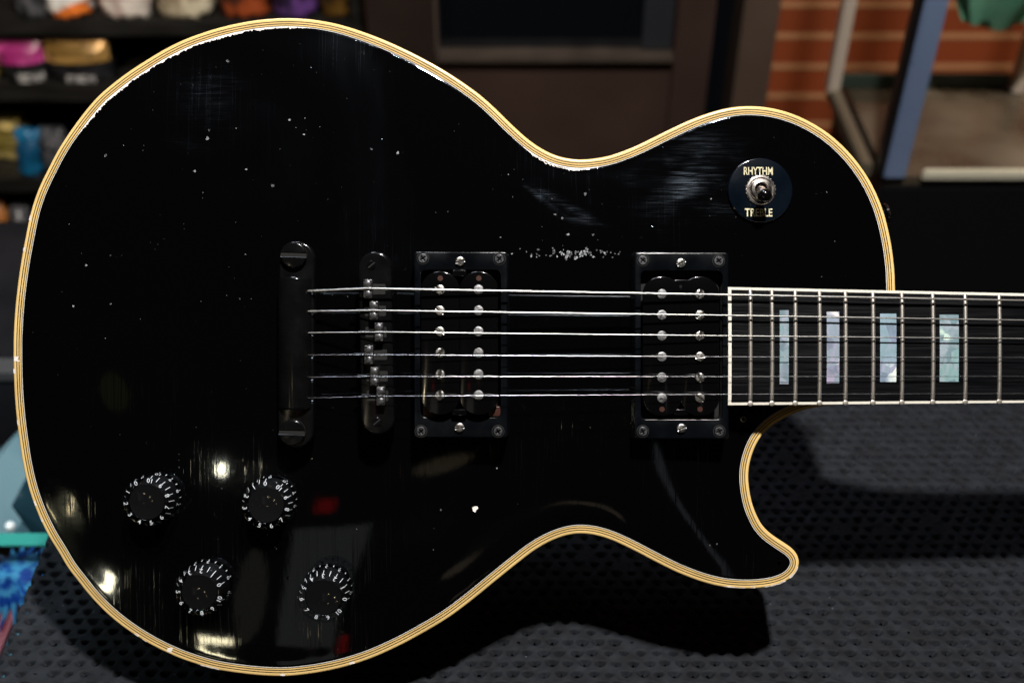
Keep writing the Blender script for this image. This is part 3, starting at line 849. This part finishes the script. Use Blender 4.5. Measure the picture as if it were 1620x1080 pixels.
s_.tube([tuple(d0+dd*t) for t in (0, .8, 2, 4, 5.6, 6.6, 7.0)], [2.2, 3.0, 3.4, 3.5, 3.2, 2.2, .7], 28)
s_.build('switch_tip', M['blackgloss'], sw)

# little pickguard screw left in its hole
s_ = MB(); x, y, z = on_top(1176, 663)
s_.loft([[(x+r_*math.cos(a), y+r_*math.sin(a), z+zz) for a in np.linspace(0, 2*PI, 18, endpoint=False)] for r_, zz in ((1.6, .02), (1.5, .4), (1.0, .5), (.75, .05))], 0, False, False, smooth=True)
s_.prism(circ(x, y, .8, 12), z-.5, z+.08, 0, 1)
s_.build('hole_bushing', [M['nickel'], M['hole']], guitar)

# ================================================================= MAT with real dimples
xl = at_z(82, 862, ZMAT); xl2 = at_z(0, 1003, ZMAT)
X0 = min((xl.x+xl2.x)/2, -.2); X1 = .52; Y0, Y1 = -.18, at_z(810, 500, ZMAT).y
HOLE_T = .30
def mat_mesh():
    st_ = .0006
    PX, PY = .0088, .0068
    # fine only where the camera looks; coarse remainder is the same sheet
    xs = np.arange(X0, X1, st_*1.15); ys = np.arange(Y0, Y1, st_)
    XX, YY = np.meshgrid(xs, ys)
    row = np.floor(YY/PY); xo = XX/PX+.5*(row % 2)+rng.rand(4000)[(row.astype(int)) % 4000]*.08
    u = (xo-np.floor(xo)-.5)*PX; v = (YY/PY-row-.5)*PY
    cell = (np.floor(xo).astype(int)*7919+row.astype(int)*104729) % 4096
    jit = rng.rand(4096, 3)
    sz = .74+.40*jit[cell, 2]; u = u/sz; v = v/sz
    u = u+(jit[cell, 0]-.5)*.0012; v = v+(jit[cell, 1]-.5)*.001
    # crescent pocket: steep on the far lip, shallow towards the near side
    e = np.sqrt((u/.0034)**2+((v+.0002-110*u*u)/.0022)**2)
    dep = np.clip(1-e, 0, 1)**.5*np.clip(.55+v/.0022, 0, 1.3)
    lip = np.exp(-((e-1.15)/.22)**2)*.22
    Z = ZMAT-.0034*np.clip(1-e, 0, 1)**.9*(jit[(cell*31) % 4096, 0] > .06)+.0009*lip*(.3+jit[cell, 1])*np.clip(.4-v/.003, 0, 1)+.00025*(np.sin(XX*410+YY*120)*np.sin(YY*530-XX*90))
    Z += .00012*np.sin(XX*714+YY*0)*np.sin(YY*924)
    # raised worn rim at the left side
    Z += .0008*np.exp(-((XX-X0-.004)/.003)**2)
    Z[:, 0] = ZMAT-.004; Z[-1, :] = ZMAT-.004; Z[0, :] = ZMAT-.004
    h_, w_ = XX.shape
    vs = np.stack([XX, YY, Z], -1).reshape(-1, 3)
    i = np.arange(h_*w_).reshape(h_, w_)
    f = np.stack([i[:-1, :-1], i[:-1, 1:], i[1:, 1:], i[1:, :-1]], -1).reshape(-1, 4)
    f = f[(e.reshape(-1)[f].mean(1) > HOLE_T)]      # the perforations really go through
    me = bpy.data.meshes.new('rubber_mat')
    me.vertices.add(len(vs)); me.vertices.foreach_set('co', vs.ravel())
    me.loops.add(f.size); me.loops.foreach_set('vertex_index', f.ravel())
    me.polygons.add(len(f)); me.polygons.foreach_set('loop_start', np.arange(0, f.size, 4)); me.polygons.foreach_set('loop_total', np.full(len(f), 4))
    me.polygons.foreach_set('use_smooth', np.ones(len(f), bool))
    me.update(calc_edges=True); me.materials.append(M['rubber'])
    o = bpy.data.objects.new('rubber_mat', me); C.objects.link(o); return o
tag(mat_mesh(), 'dark grey dimpled rubber bench mat under the guitar', 'mat')

# ================================================================= background pieces
def boxo(name, x0, x1, y0, y1, z0, z1, m, parent=None, bev=.002):
    bm = bmesh.new(); bmesh.ops.create_cube(bm, size=1)
    for v in bm.verts: v.co = Vector(((x0+x1)/2+v.co.x*(x1-x0), (y0+y1)/2+v.co.y*(y1-y0), (z0+z1)/2+v.co.z*(z1-z0)))
    if bev: bmesh.ops.bevel(bm, geom=bm.edges[:], offset=min(bev, abs(x1-x0)*.3, abs(y1-y0)*.3, abs(z1-z0)*.3), segments=2, affect='EDGES')
    me = bpy.data.meshes.new(name); bm.to_mesh(me); bm.free(); me.materials.append(m)
    o = bpy.data.objects.new(name, me); C.objects.link(o)
    if parent: o.parent = parent
    return o
M['bench'] = mat('black_bench', (.003, .003, .0035), .5, var=.2, bscale=20)
M['shelfwood'] = mat('dark_stained_shelf', (.010, .009, .008), .5, var=.3, bscale=12, stretch=(1, 8, 8))
M['darkback'] = mat('shelf_back', (.012, .006, .004), .6)
M['door'] = mat('dark_brown_painted_wood', (.052, .030, .024), .4, var=.15, bscale=8)
M['door2'] = mat('brown_post_paint', (.085, .056, .042), .4, var=.15, bscale=8)
M['sill'] = mat('grey_brown_moulding', (.06, .045, .036), .4, var=.2, bscale=20)
M['blackglass'] = mat('unlit_window', (.004, .005, .007), .12, coat=.4)
M['casewhite'] = mat('pale_metal_post', (.55, .46, .38), .35, .1)
M['caseblue'] = mat('blue_grey_metal_post', (.19, .26, .42), .3, .2, var=.1, bscale=10)
M['caseblack'] = mat('black_case_base', (.006, .006, .007), .35)
M['casefloor'] = mat('brown_grey_case_floor', (.075, .060, .042), .35, var=.6, bscale=9, bump=.1)
M['cream_strip'] = mat('cream_edge_strip', (.62, .58, .46), .4)
M['concrete'] = mat('dark_floor', (.02, .016, .013), .5, var=.3, bscale=4)

boxo('bench', X0+.006, X1-.006, Y0+.005, Y1-.006, ZMAT-.9, ZMAT-.0045, M['bench'])
tag(bpy.data.objects['bench'], 'black work bench carrying the dimpled rubber mat', 'bench')
FZ = ZMAT-.9
fl = boxo('floor', -3, 3, -1, 3.0, FZ-.05, FZ, M['concrete'], bev=0); tag(fl, kind='structure')

# shelving unit, left
YS = 1.02
shelf = empty('shelving_unit', None, (at_y(270, 300, YS).x, YS, FZ))
tag(shelf, 'dark wooden shelving unit filled with small packets, left behind the guitar', 'shelves')
sxa = at_y(-160, 200, YS).x; sxb = at_y(560, 100, YS).x
def child_box(*a, **k):
    o = boxo(*a, **k); p = k.get('parent')
    if p: o.matrix_parent_inverse = Matrix.Translation(-p.location)
    return o
rows = [(33, 60), (134, 163), (283, 306), (398, 424), (520, 548)]
shelf_z = []
for a, b_ in rows:
    z1 = at_y(100, a, YS).z; z0 = at_y(100, b_, YS).z
    shelf_z.append(z1)
    child_box('shelf_board', sxa, sxb, YS, YS+.34, z0, z1, M['shelfwood'], parent=shelf, bev=.003)
child_box('back_panel', sxa, sxb, YS+.341, YS+.36, FZ, at_y(0, -260, YS).z, M['darkback'], parent=shelf)
child_box('side_panel', sxb+.001, sxb+.02, YS, YS+.36, FZ, at_y(0, -260, YS).z, M['shelfwood'], parent=shelf)
child_box('side_panel', sxa-.02, sxa-.001, YS, YS+.36, FZ, at_y(0, -260, YS).z, M['shelfwood'], parent=shelf)

def noise_col(name, c1, c2, scale, rough=.3, metal=0, stretch=(1, 1, 1), pos=(.42, .58), c3=None):
    m, n, l, b = nt(name)
    tc = n.new('ShaderNodeTexCoord'); mp = n.new('ShaderNodeMapping'); mp.inputs['Scale'].default_value = stretch
    l.new(tc.outputs['Object'], mp.inputs[0])
    no = n.new('ShaderNodeTexNoise'); no.inputs['Scale'].default_value = scale; no.inputs['Detail'].default_value = 2; l.new(mp.outputs[0], no.inputs['Vector'])
    cr = n.new('ShaderNodeValToRGB'); cr.color_ramp.elements[0].position = pos[0]; cr.color_ramp.elements[1].position = pos[1]
    cr.color_ramp.elements[0].color = (*c1, 1); cr.color_ramp.elements[1].color = (*c2, 1)
    if c3: e = cr.color_ramp.elements.new(.72); e.color = (*c3, 1)
    l.new(no.outputs[0], cr.inputs[0]); l.new(cr.outputs[0], b.inputs['Base Color'])
    b.inputs['Roughness'].default_value = rough; b.inputs['Metallic'].default_value = metal
    return m
def packet(name, px0, px1, py0, py1, m, label, cat='packet', dep=.05, Y=None, tilt=0, band=None, z_on=None, crump=.006, parts=None):
    """soft bag: rounded pouch pinched at the top seam, standing on its shelf"""
    Y = YS+.004 if Y is None else Y
    a = at_y((px0+px1)/2, py1, Y); t = at_y((px0+px1)/2, py0, Y)
    w = abs(at_y(px1, (py0+py1)/2, Y).x-at_y(px0, (py0+py1)/2, Y).x); h = t.z-a.z
    zb = a.z if z_on is None else z_on
    h = h if z_on is None else t.z-z_on
    bm = bmesh.new(); bmesh.ops.create_cube(bm, size=1)
    bmesh.ops.subdivide_edges(bm, edges=bm.edges[:], cuts=7, use_grid_fill=True)
    sd = random.random()*100
    for v in bm.verts:
        x_, y_, z_ = v.co
        k = 1-.85*max(0, (z_+.5-.55)/.45)**1.3
        belly = 1-.5*(abs(x_)*2)**3
        v.co = Vector((x_*w*(1-.05*abs(z_*2)), y_*dep*k*belly, (z_+.5)*h))
        v.co += Vector((math.sin(sd+z_*17+x_*9), math.sin(sd*2+x_*21+z_*11), math.sin(sd+x_*13)*.6))*crump*.5
        if v.co.z < 0: v.co.z = 0
    me = bpy.data.meshes.new(name); bm.to_mesh(me); bm.free(); me.materials.append(m)
    for p in me.polygons: p.use_smooth = True
    o = bpy.data.objects.new(name, me); C.objects.link(o); o.location = (a.x, Y+dep/2, zb); o.rotation_euler = (0, tilt, 0)
    tag(o, label, cat, 'packets on the shelves')
    if parts:
        for (u0, u1, v0, v1, mm, nm_) in parts:    # printed panels glued on the front
            pm = MB()
            g = []
            N = 8
            for j in range(3):
                g.append([(-w/2+w*(u0+(u1-u0)*i/N), -dep/2*(1-.5*abs(2*(u0+(u1-u0)*i/N)-1)**3)*(1-.85*max(0, ((v0+(v1-v0)*j/2)-.55)/.45)**1.3)-.0035, h*(v0+(v1-v0)*j/2)) for i in range(N+1)])
            pm.loft(g, 0, False, False, closed=False)
            oo = pm.build(nm_, mm, o, scale=1)
    return o
c = {}
c['black'] = mat('black_film', (.015, .015, .017), .3, var=.3, bscale=30)
c['grey'] = noise_col('dark_grey_film', (.02, .022, .025), (.09, .09, .1), 60, .3)
c['orange_white'] = noise_col('white_orange_wrap', (.75, .72, .68), (.80, .20, .03), 25, .4, stretch=(.3, 1, 1.4), pos=(.48, .5))
c['pinkwhite'] = noise_col('white_pink_wrap', (.55, .42, .38), (.72, .65, .58), 40, .4)
c['beige'] = noise_col('beige_wrap', (.30, .24, .16), (.70, .62, .45), 30, .4)
c['redorange'] = noise_col('red_brown_wrap', (.05, .015, .008), (.35, .07, .02), 22, .4)
c['purple'] = noise_col('purple_wrap', (.02, .012, .035), (.15, .06, .26), 30, .35)
c['brown'] = noise_col('ochre_wrap', (.03, .016, .005), (.12, .06, .012), 22, .35)
c['magenta'] = noise_col('magenta_foil', (.30, .02, .14), (.55, .08, .30), 30, .3)
c['gold'] = noise_col('gold_foil', (.20, .11, .025), (.55, .32, .10), 30, .3, .3, stretch=(.3, 1, 2))
c['yellow'] = noise_col('yellow_gold_foil', (.22, .17, .03), (.75, .60, .22), 30, .28, .4, stretch=(.3, 1, 2.2))
c['blue'] = noise_col('blue_wrap', (.005, .07, .16), (.01, .16, .33), 30, .35)
c['orange'] = noise_col('orange_wrap', (.12, .04, .01), (.48, .18, .04), 22, .4)
c['white'] = noise_col('white_print_panel', (.10, .10, .10), (.48, .46, .45), 120, .5, stretch=(1, 1, 2))
z0, z1, z2, z3, z4 = shelf_z
packet('packet', 24, 72, -45, 34, c['grey'], 'dark grey packet at the left end of the top shelf', z_on=z0)
packet('packet', 78, 142, -30, 34, c['orange_white'], 'white packet with orange stripe on the top shelf', tilt=-.18, z_on=z0)
packet('packet', 158, 240, -50, 34, c['pinkwhite'], 'wide pinkish white packet on the top shelf', z_on=z0)
packet('packet', 250, 335, -50, 34, c['beige'], 'beige packet between the pinkish white and the red brown ones', z_on=z0)
packet('packet', 345, 425, -50, 34, c['redorange'], 'red brown packet on the top shelf beside the purple one', z_on=z0)
packet('packet', 432, 500, -50, 34, c['purple'], 'purple packet on the top shelf', z_on=z0)
packet('packet', 508, 552, -50, 34, c['brown'], 'dark ochre packet at the right end of the top shelf', z_on=z0)
packet('packet', -60, 0, 66, 134, c['yellow'], 'yellow green packet cut off by the left edge beside the magenta one', z_on=z1)
packet('packet', 3, 76, 68, 134, c['black'], 'black packet with magenta top and white print', z_on=z1, parts=((.0, 1, .48, .97, c['magenta'], 'foil_band'), (.4, .95, .04, .26, c['white'], 'printed_panel')))
packet('packet', 78, 180, 68, 134, c['black'], 'black packet with orange gold top and white print', z_on=z1, parts=((.0, 1, .50, .97, c['gold'], 'foil_band'), (.3, .75, .04, .22, c['white'], 'printed_panel')))
packet('packet', -50, 58, 192, 284, c['yellow'], 'large yellow gold foil packet on the third shelf', z_on=z2, Y=YS+.05)
packet('packet', 30, 66, 214, 284, c['blue'], 'blue packet next to the yellow gold foil one', Y=YS+.004, tilt=.12, dep=.04, z_on=z2)
packet('packet', 70, 112, 215, 284, c['grey'], 'dark grey packet right of the blue one on the third shelf', z_on=z2)
packet('packet', -50, 20, 332, 399, c['orange'], 'orange packet on the fourth shelf', z_on=z3)
packet('packet', 24, 56, 338, 399, c['grey'], 'dark grey packet on the fourth shelf beside the orange one', z_on=z3)

# cabinet door, middle
YC = .96
cab = empty('cabinet', None, (at_y(900, 100, YC).x, YC, FZ)); tag(cab, 'dark brown cabinet door with a black window above its panel', 'cabinet')
cx = lambda px, py=60: at_y(px, py, YC).x
cz = lambda py: at_y(810, py, YC).z
TOPZ = cz(-200)
child_box('stile', sxb+.03, cx(693), YC, YC+.04, FZ, TOPZ, M['door3'] if 'door3' in M else M.setdefault('door3', mat('darker_brown_paint', (.022, .014, .011), .4, var=.15, bscale=8)), parent=cab)
child_box('window_pane', cx(693)+.001, cx(1068), YC+.02, YC+.028, cz(86), TOPZ, M['blackglass'], parent=cab, bev=0)
child_box('sill', cx(690), cx(1068), YC-.008, YC+.03, cz(97), cz(87), M['sill'], parent=cab)
child_box('moulding', cx(688), cx(694), YC-.006, YC+.03, cz(86), TOPZ, M['sill2'] if 'sill2' in M else M.setdefault('sill2', mat('dim_moulding', (.07, .05, .042), .4)), parent=cab)
child_box('panel', cx(694), cx(1068), YC+.004, YC+.03, FZ, cz(100), M['door'], parent=cab)
child_box('stile', cx(1068)+.001, cx(1128), YC, YC+.04, FZ, TOPZ, M['door'], parent=cab)
child_box('window_reveal', cx(1018), cx(1066), YC+.012, YC+.018, cz(84), TOPZ, M['reveal'] if 'reveal' in M else M.setdefault('reveal', mat('slate_blind', (.018, .02, .025), .5)), parent=cab, bev=0)
post = boxo('door_post', at_y(1166, 100, YC-.03).x, at_y(1222, 100, YC-.03).x, YC-.03, YC+.05, FZ, TOPZ, M['door2'])
tag(post, 'brown wooden post between the dark cabinet and the brick wall', 'post')
gap = boxo('gap_shade_strip', cx(1128)+.001, at_y(1166, 100, YC-.03).x-.001, YC+.03, YC+.05, FZ, TOPZ, M['blackglass'], parent=cab, bev=0)  # near-black strip puts the shade of the gap into colour
gap.matrix_parent_inverse = Matrix.Translation(-cab.location)

# brick wall, right
YW = 1.45
def brick():
    m, n, l, b = nt('red_brick_pale_mortar')
    tc = n.new('ShaderNodeTexCoord'); sx = n.new('ShaderNodeSeparateXYZ'); cb = n.new('ShaderNodeCombineXYZ')
    l.new(tc.outputs['Object'], sx.inputs[0]); l.new(sx.outputs[0], cb.inputs[0]); l.new(sx.outputs[2], cb.inputs[1])
    bt = n.new('ShaderNodeTexBrick'); l.new(cb.outputs[0], bt.inputs['Vector'])
    bt.inputs['Scale'].default_value = 1; bt.inputs['Brick Width'].default_value = 1.9; bt.offset = .37
    bt.inputs['Row Height'].default_value = BR; bt.inputs['Mortar Size'].default_value = BR*.11; bt.inputs['Mortar Smooth'].default_value = .3
    bt.inputs['Color1'].default_value = (.30, .058, .013, 1); bt.inputs['Color2'].default_value = (.20, .040, .010, 1); bt.inputs['Mortar'].default_value = (.42, .21, .10, 1)
    l.new(bt.outputs[0], b.inputs['Base Color']); b.inputs['Roughness'].default_value = .6
    bp = n.new('ShaderNodeBump'); bp.inputs['Strength'].default_value = .4; bp.inputs['Distance'].default_value = .004; l.new(bt.outputs['Fac'], bp.inputs['Height']); l.new(bp.outputs[0], b.inputs['Normal'])
    return m
BR = at_y(1300, 60, YW).z-at_y(1300, 108, YW).z
wl = boxo('wall', post.data.vertices[0].co.x-.3, 3, YW, YW+.1, -.6, .6, brick(), bev=0)
# put a mortar line at py=58
zl = at_y(1300, 58, YW).z; shift = zl-round(zl/BR)*BR
wl.data.transform(Matrix.Translation((0, 0, -shift))); wl.location.z = shift
for v in wl.data.vertices: v.co.z = (FZ if v.co.z < 0 else .9)-shift
tag(wl, 'red brick wall with pale mortar lines behind the display case', 'wall')

# display case
YF = .66
pf = at_y(1412, 282, YF); ZC = pf.z
pb = at_z(1312, 138, ZC); YB = pb.y
case = empty('display_case', None, (pf.x, YF, FZ)); tag(case, 'display case with blue grey front post, pale rear posts and brown floor', 'display case')
xL = pf.x-.01; XR = 1.5
topz = ZC+.9
child_box('base', xL-.0, XR, YF, YB+.02, FZ, ZC-.012, M['caseblack'], parent=case)
child_box('case_floor', xL+.004, XR-.004, YF+.004, YB+.01, ZC-.0118, ZC, M['casefloor'], parent=case, bev=.001)
wpx = lambda px0, px1, Y: abs(at_y(px1, 200, Y).x-at_y(px0, 200, Y).x)
child_box('front_post', xL, xL+wpx(1405, 1440, YF), YF-.002, YF+.02, ZC, topz, M['caseblue'], parent=case)
child_box('dark_seal', xL-.006, xL-.0005, YF-.001, YF+.02, ZC, topz, M['caseblack'], parent=case)
child_box('edge_strip', xL+wpx(1400, 1441, YF)+.014, XR, YF-.004, YF+.003, ZC-.001, at_y(1500, 268, YF).z, M['cream_strip'], parent=case)
child_box('rear_post', pb.x-.006, pb.x+.008, YB-.02, YB+.001, ZC, topz, M['casewhite'], parent=case)
q = at_y(1600, 140, YB)
child_box('rear_post', q.x-.006, q.x+.009, YB-.02, YB+.001, ZC, topz, M['casewhite'], parent=case)
child_box('rear_rail', pb.x+.009, q.x-.007, YB-.006, YB, ZC, ZC+.02, M['glassgreen'] if 'glassgreen' in M else M.setdefault('glassgreen', mat('dark_green_glass_edge', (.03, .045, .035), .2)), parent=case)
child_box('side_rail', xL-.02, xL-.007, YF+.02, YB, ZC-.012, ZC+.006, M['siderail'] if 'siderail' in M else M.setdefault('siderail', mat('side_rail_paint', (.10, .085, .06), .35)), parent=case)
# green cloth hanging at the back
def cloth():
    Y = YB-.09
    a = at_y(1478, 18, Y); b_ = at_y(1680, 18, Y); zb = at_y(1550, 47, Y).z
    mb = MB(); N = 36; rings = []
    for j in range(13):
        t = j/12; ring = []
        for i in range(N):
            th = i*2*PI/N
            xx = (a.x+b_.x)/2+(b_.x-a.x)/2*math.cos(th)*(.55+.45*math.sin(min(1, t*2.2)*PI/2))
            yy = Y+.035*math.sin(th)*(math.sin(min(1, t*2)*PI/2)+.1)+.006*math.sin(th*6+t*3)
            zz = zb+t*.22+.02*(1-math.cos(th*1.0))*0
            ring.append((xx, yy, zz+.012*abs(math.cos(th))*(1-t)))
        rings.append(ring)
    mb.loft(rings, 0, True, True, smooth=True)
    return mb.build('green_garment', noise_col('green_marbled_cloth', (.10, .42, .27), (.30, .62, .42), 9, .8, pos=(.4, .6), c3=(.02, .22, .16), stretch=(1, 1, .6)), scale=1)
tag(cloth(), 'green marbled cloth hanging in the display case', 'cloth')

# glass showcase at the left, lower than the bench
YG = at_z(20, 862, ZMAT-.10)
gc = empty('glass_showcase', None, (-.45, .0, FZ)); tag(gc, 'glass showcase with teal glass edge left of the rubber mat', 'showcase')
XG0, XG1 = -1.1, X0-.004
M['teal'] = mat('teal_glass_edge', (.03, .22, .19), .15, coat=.5)
M['paleblue'] = noise_col('pale_blue_panel', (.10, .20, .26), (.22, .36, .42), 8, .25, stretch=(1, 1, 1))
M['deepblue'] = mat('deep_blue_panel', (.03, .09, .13), .2, var=.3, bscale=7)
M['slate'] = mat('slate_box', (.012, .012, .015), .4, var=.2, bscale=15)
M['silver'] = mat('silver_rim', (.09, .09, .095), .4, .3)
M['maroon'] = mat('maroon_card', (.10, .012, .02), .5)
gl_edge = at_z(30, 862, ZMAT-.12)
child_box('glass_shelf', XG0, XG1, gl_edge.y, gl_edge.y+.012, gl_edge.z-.002, gl_edge.z, M['teal'], parent=gc, bev=.001)
bk = at_z(30, 760, gl_edge.z+.03)
def slab(name, pts_, th, m, parent=None):
    """upright slab from four world points, given thickness along its normal"""
    P_ = [Vector(p) for p in pts_]; nrm = (P_[1]-P_[0]).cross(P_[2]-P_[0]).normalized()*th
    mb = MB(); mb.add([tuple(p) for p in P_]+[tuple(p-nrm) for p in P_], [(0, 1, 2, 3), (7, 6, 5, 4), (0, 4, 5, 1), (1, 5, 6, 2), (2, 6, 7, 3), (3, 7, 4, 0)], 0)
    o = mb.build(name, m, parent, scale=1)
    if parent: o.matrix_parent_inverse = Matrix.Translation(-parent.location)
    return o
Yg = gl_edge.y+.10
slab('back_glass', [at_y(-120, 858, Yg), at_y(90, 858, Yg), at_y(90, 618, Yg+.05), at_y(-120, 835, Yg+.05)], .006, M['paleblue'], gc)
slab('side_mirror', [at_y(18, 800, Yg-.012), at_y(60, 860, Yg-.012), at_y(100, 860, Yg-.012), at_y(60, 720, Yg-.002)], .004, M['deepblue'], gc)
sb_ = MB(); q = at_y(16, 832, Yg-.03)
me_ = bmesh.new(); bmesh.ops.create_uvsphere(me_, u_segments=20, v_segments=12, radius=.004)
mm = bpy.data.meshes.new('pale_ball_mesh'); me_.to_mesh(mm); me_.free(); mm.materials.append(mat('ball_off_white', (.75, .8, .8), .3))  # small off-white ball in the showcase
for p in mm.polygons: p.use_smooth = True
lo = bpy.data.objects.new('pale_ball', mm); C.objects.link(lo); lo.location = q; lo.parent = gc; lo.matrix_parent_inverse = Matrix.Translation(-gc.location)
# dark slate box above, with silver rim
q0 = at_y(-60, 700, Yg+.12); q1 = at_y(90, 590, Yg+.12)
slab('slate_cabinet', [at_y(-200, 800, Yg+.12), at_y(120, 800, Yg+.12), at_y(120, 603, Yg+.12), at_y(-200, 603, Yg+.12)], .25, M['slate'])
tag(bpy.data.objects['slate_cabinet'], 'dark grey box with silver top rim left of the guitar', 'box')
rim = slab('silver_rim', [at_y(-200, 602, Yg+.118), at_y(120, 602, Yg+.118), at_y(120, 590, Yg+.118), at_y(-200, 590, Yg+.118)], .02, M['silver'], None)
rim.parent = bpy.data.objects['slate_cabinet']
# blue starburst packet under the glass
zf_ = gl_edge.z-.03
sh = MB()
def fl_(px, py): return at_z(px, py, zf_)
card = slab('maroon_card', [fl_(-140, 1060), fl_(-12, 1060), fl_(60, 880), fl_(-140, 880)], .004, M['maroon'])
tag(card, 'maroon card inside the glass showcase under the blue starburst packet', 'card')
cen = fl_(22, 925)
vs = [(cen.x, cen.y, cen.z+.012)]; N = 44
for k in range(N):
    a = k*2*PI/N; r_ = (.017 if k % 2 else .030)*(1+.2*math.sin(k*3))
    vs.append((cen.x+r_*math.cos(a), cen.y+r_*1.3*math.sin(a), cen.z+.004))
for k in range(N):
    a = k*2*PI/N; r_ = .016 if k % 2 else .030
    vs.append((cen.x+r_*math.cos(a), cen.y+r_*1.3*math.sin(a), cen.z))
sh.add(vs, [(0, 1+k, 1+(k+1) % N) for k in range(N)]+[(1+k, 1+N+k, 1+N+(k+1) % N, 1+(k+1) % N) for k in range(N)], 0)
bs = sh.build('starburst_packet', noise_col('blue_starburst_print', (.004, .035, .20), (.04, .20, .36), 110, .3), scale=1)
tag(bs, 'blue starburst shaped packet on the maroon card in the showcase', 'packet')
child_box('case_bottom', XG0, XG1, gl_edge.y-.3, gl_edge.y+.008, FZ, zf_-.006, M['deepblue'], parent=gc)

# ================================================================= lights
def area(name, loc, target, size, power, col=(1, 1, 1), shape='DISK', size_y=None, spread=None):
    ld = bpy.data.lights.new(name, 'AREA'); ld.shape = shape; ld.size = size
    if size_y: ld.size_y = size_y
    ld.energy = power; ld.color = col
    if spread: ld.spread = math.radians(spread)
    o = bpy.data.objects.new(name, ld); C.objects.link(o); o.location = loc
    o.rotation_euler = (Vector(target)-Vector(loc)).to_track_quat('-Z', 'Y').to_euler(); return o
area('ceiling_spot', (.18, -.24, 1.5), (0, 0, 0), .085, 40, (1, .96, .90))
area('rear_fill', (-.35, .75, 1.25), (-.05, 0, 0), .35, .8, (.80, .88, 1), 'RECTANGLE', .35, spread=60)  # weak fill added from behind for the rims, no window there
area('wall_fill', (.95, .75, .75), (.9, 1.45, -.4), .2, 3.5, (1, .80, .58), spread=110)  # unseen warm fill added to light the brick
area('case_fill', (.75, 1.0, .35), (.7, 1.0, -.5), .2, .9, (1, .85, .68), spread=110)  # added fill over the display case, source unseen
area('shelf_fill', (-.62, .25, .42), (-.60, 1.02, -.25), .2, 1.1, (1, .86, .7), spread=90)  # fill added in front to brighten the packets
area('showcase_fill', (-.55, .1, .1), (-.40, .1, -.3), .12, .42, (.75, .95, 1), spread=90)  # cool fill added to brighten the blue panels
def mirror(px, py, dist):
    "where to add an unseen lamp so the polished top reflects it at px,py"
    x, y, z = on_top(px, py); n_ = Vector(top_n(np.array(x), np.array(y)).tolist())
    v = (Vector((x, y, z))-Vector((0, 0, D))).normalized(); q = v-2*v.dot(n_)*n_
    return W((x, y, z))+(W(tuple(q))*1000).normalized()*dist
def add_reflection(name, px, py, dist, sx, sy, power, col, shape='RECTANGLE'):
    area(name, tuple(mirror(px, py, dist)), tuple(W(on_top(px, py))), sx, power, col, shape, sy)
add_reflection('added_patch_lamp', 500, 940, 2.6, .28, .72, .105, (1, .93, .78))  # unseen lamp added to give the top its grey patch
add_reflection('added_dim_lamp', 395, 950, 2.6, .14, .6, .022, (1, .85, .6), 'ELLIPSE')  # faint lamp added beside it, only for its reflection
add_reflection('added_blotch_lamp', 700, 735, 2.4, .16, .07, .006, (1, .72, .40), 'ELLIPSE')  # these ellipses are added lamps for soft blotches in the lacquer
add_reflection('added_blotch_lamp', 950, 800, 2.4, .16, .05, .005, (1, .74, .45), 'ELLIPSE')
add_reflection('added_blotch_lamp', 1050, 750, 2.4, .05, .28, .006, (1, .95, .9), 'ELLIPSE')
add_reflection('added_blotch_lamp', 180, 620, 2.4, .16, .12, .0035, (.8, .75, .2), 'ELLIPSE')
add_reflection('added_red_lamp', 515, 800, 2.4, .06, .05, .006, (1, .01, .01))  # unseen red lamps added for the red spots on the top
add_reflection('added_red_lamp', 540, 1022, 2.4, .05, .10, .010, (1, .01, .01))
add_reflection('added_glint_lamp', 170, 927, 2.2, .05, .09, .55, (1, .82, .50))  # small unseen lamps added for the golden glints
add_reflection('added_glint_lamp', 350, 742, 2.2, .02, .035, .16, (1, .85, .55))
add_reflection('added_glint_lamp', 340, 1012, 2.2, .14, .03, .30, (1, .80, .45))
add_reflection('added_glint_lamp', 112, 800, 2.2, .02, .08, .12, (1, .78, .40))

w = bpy.data.worlds.new('World'); sc.world = w; w.use_nodes = True
w.node_tree.nodes['Background'].inputs[0].default_value = (.9, .85, .8, 1)
w.node_tree.nodes['Background'].inputs[1].default_value = .003

# ================================================================= camera
cd = bpy.data.cameras.new('Camera'); cam = bpy.data.objects.new('Camera', cd); C.objects.link(cam)
cam.location = CAM; cam.rotation_euler = (TILT, 0, 0)
cd.sensor_width = 36; cd.lens = 36*FPX/1620; cd.clip_start = .01; cd.clip_end = 30
cd.dof.use_dof = True; cd.dof.focus_distance = .588; cd.dof.aperture_fstop = 6.2
sc.camera = cam
sc.view_settings.view_transform = 'Standard'; sc.view_settings.look = 'None'
sc.view_settings.gamma = 1; sc.view_settings.exposure = 0
sc.cycles.use_denoising = True
sc.cycles.max_bounces = 8; sc.cycles.transparent_max_bounces = 16
sc.cycles.caustics_reflective = False
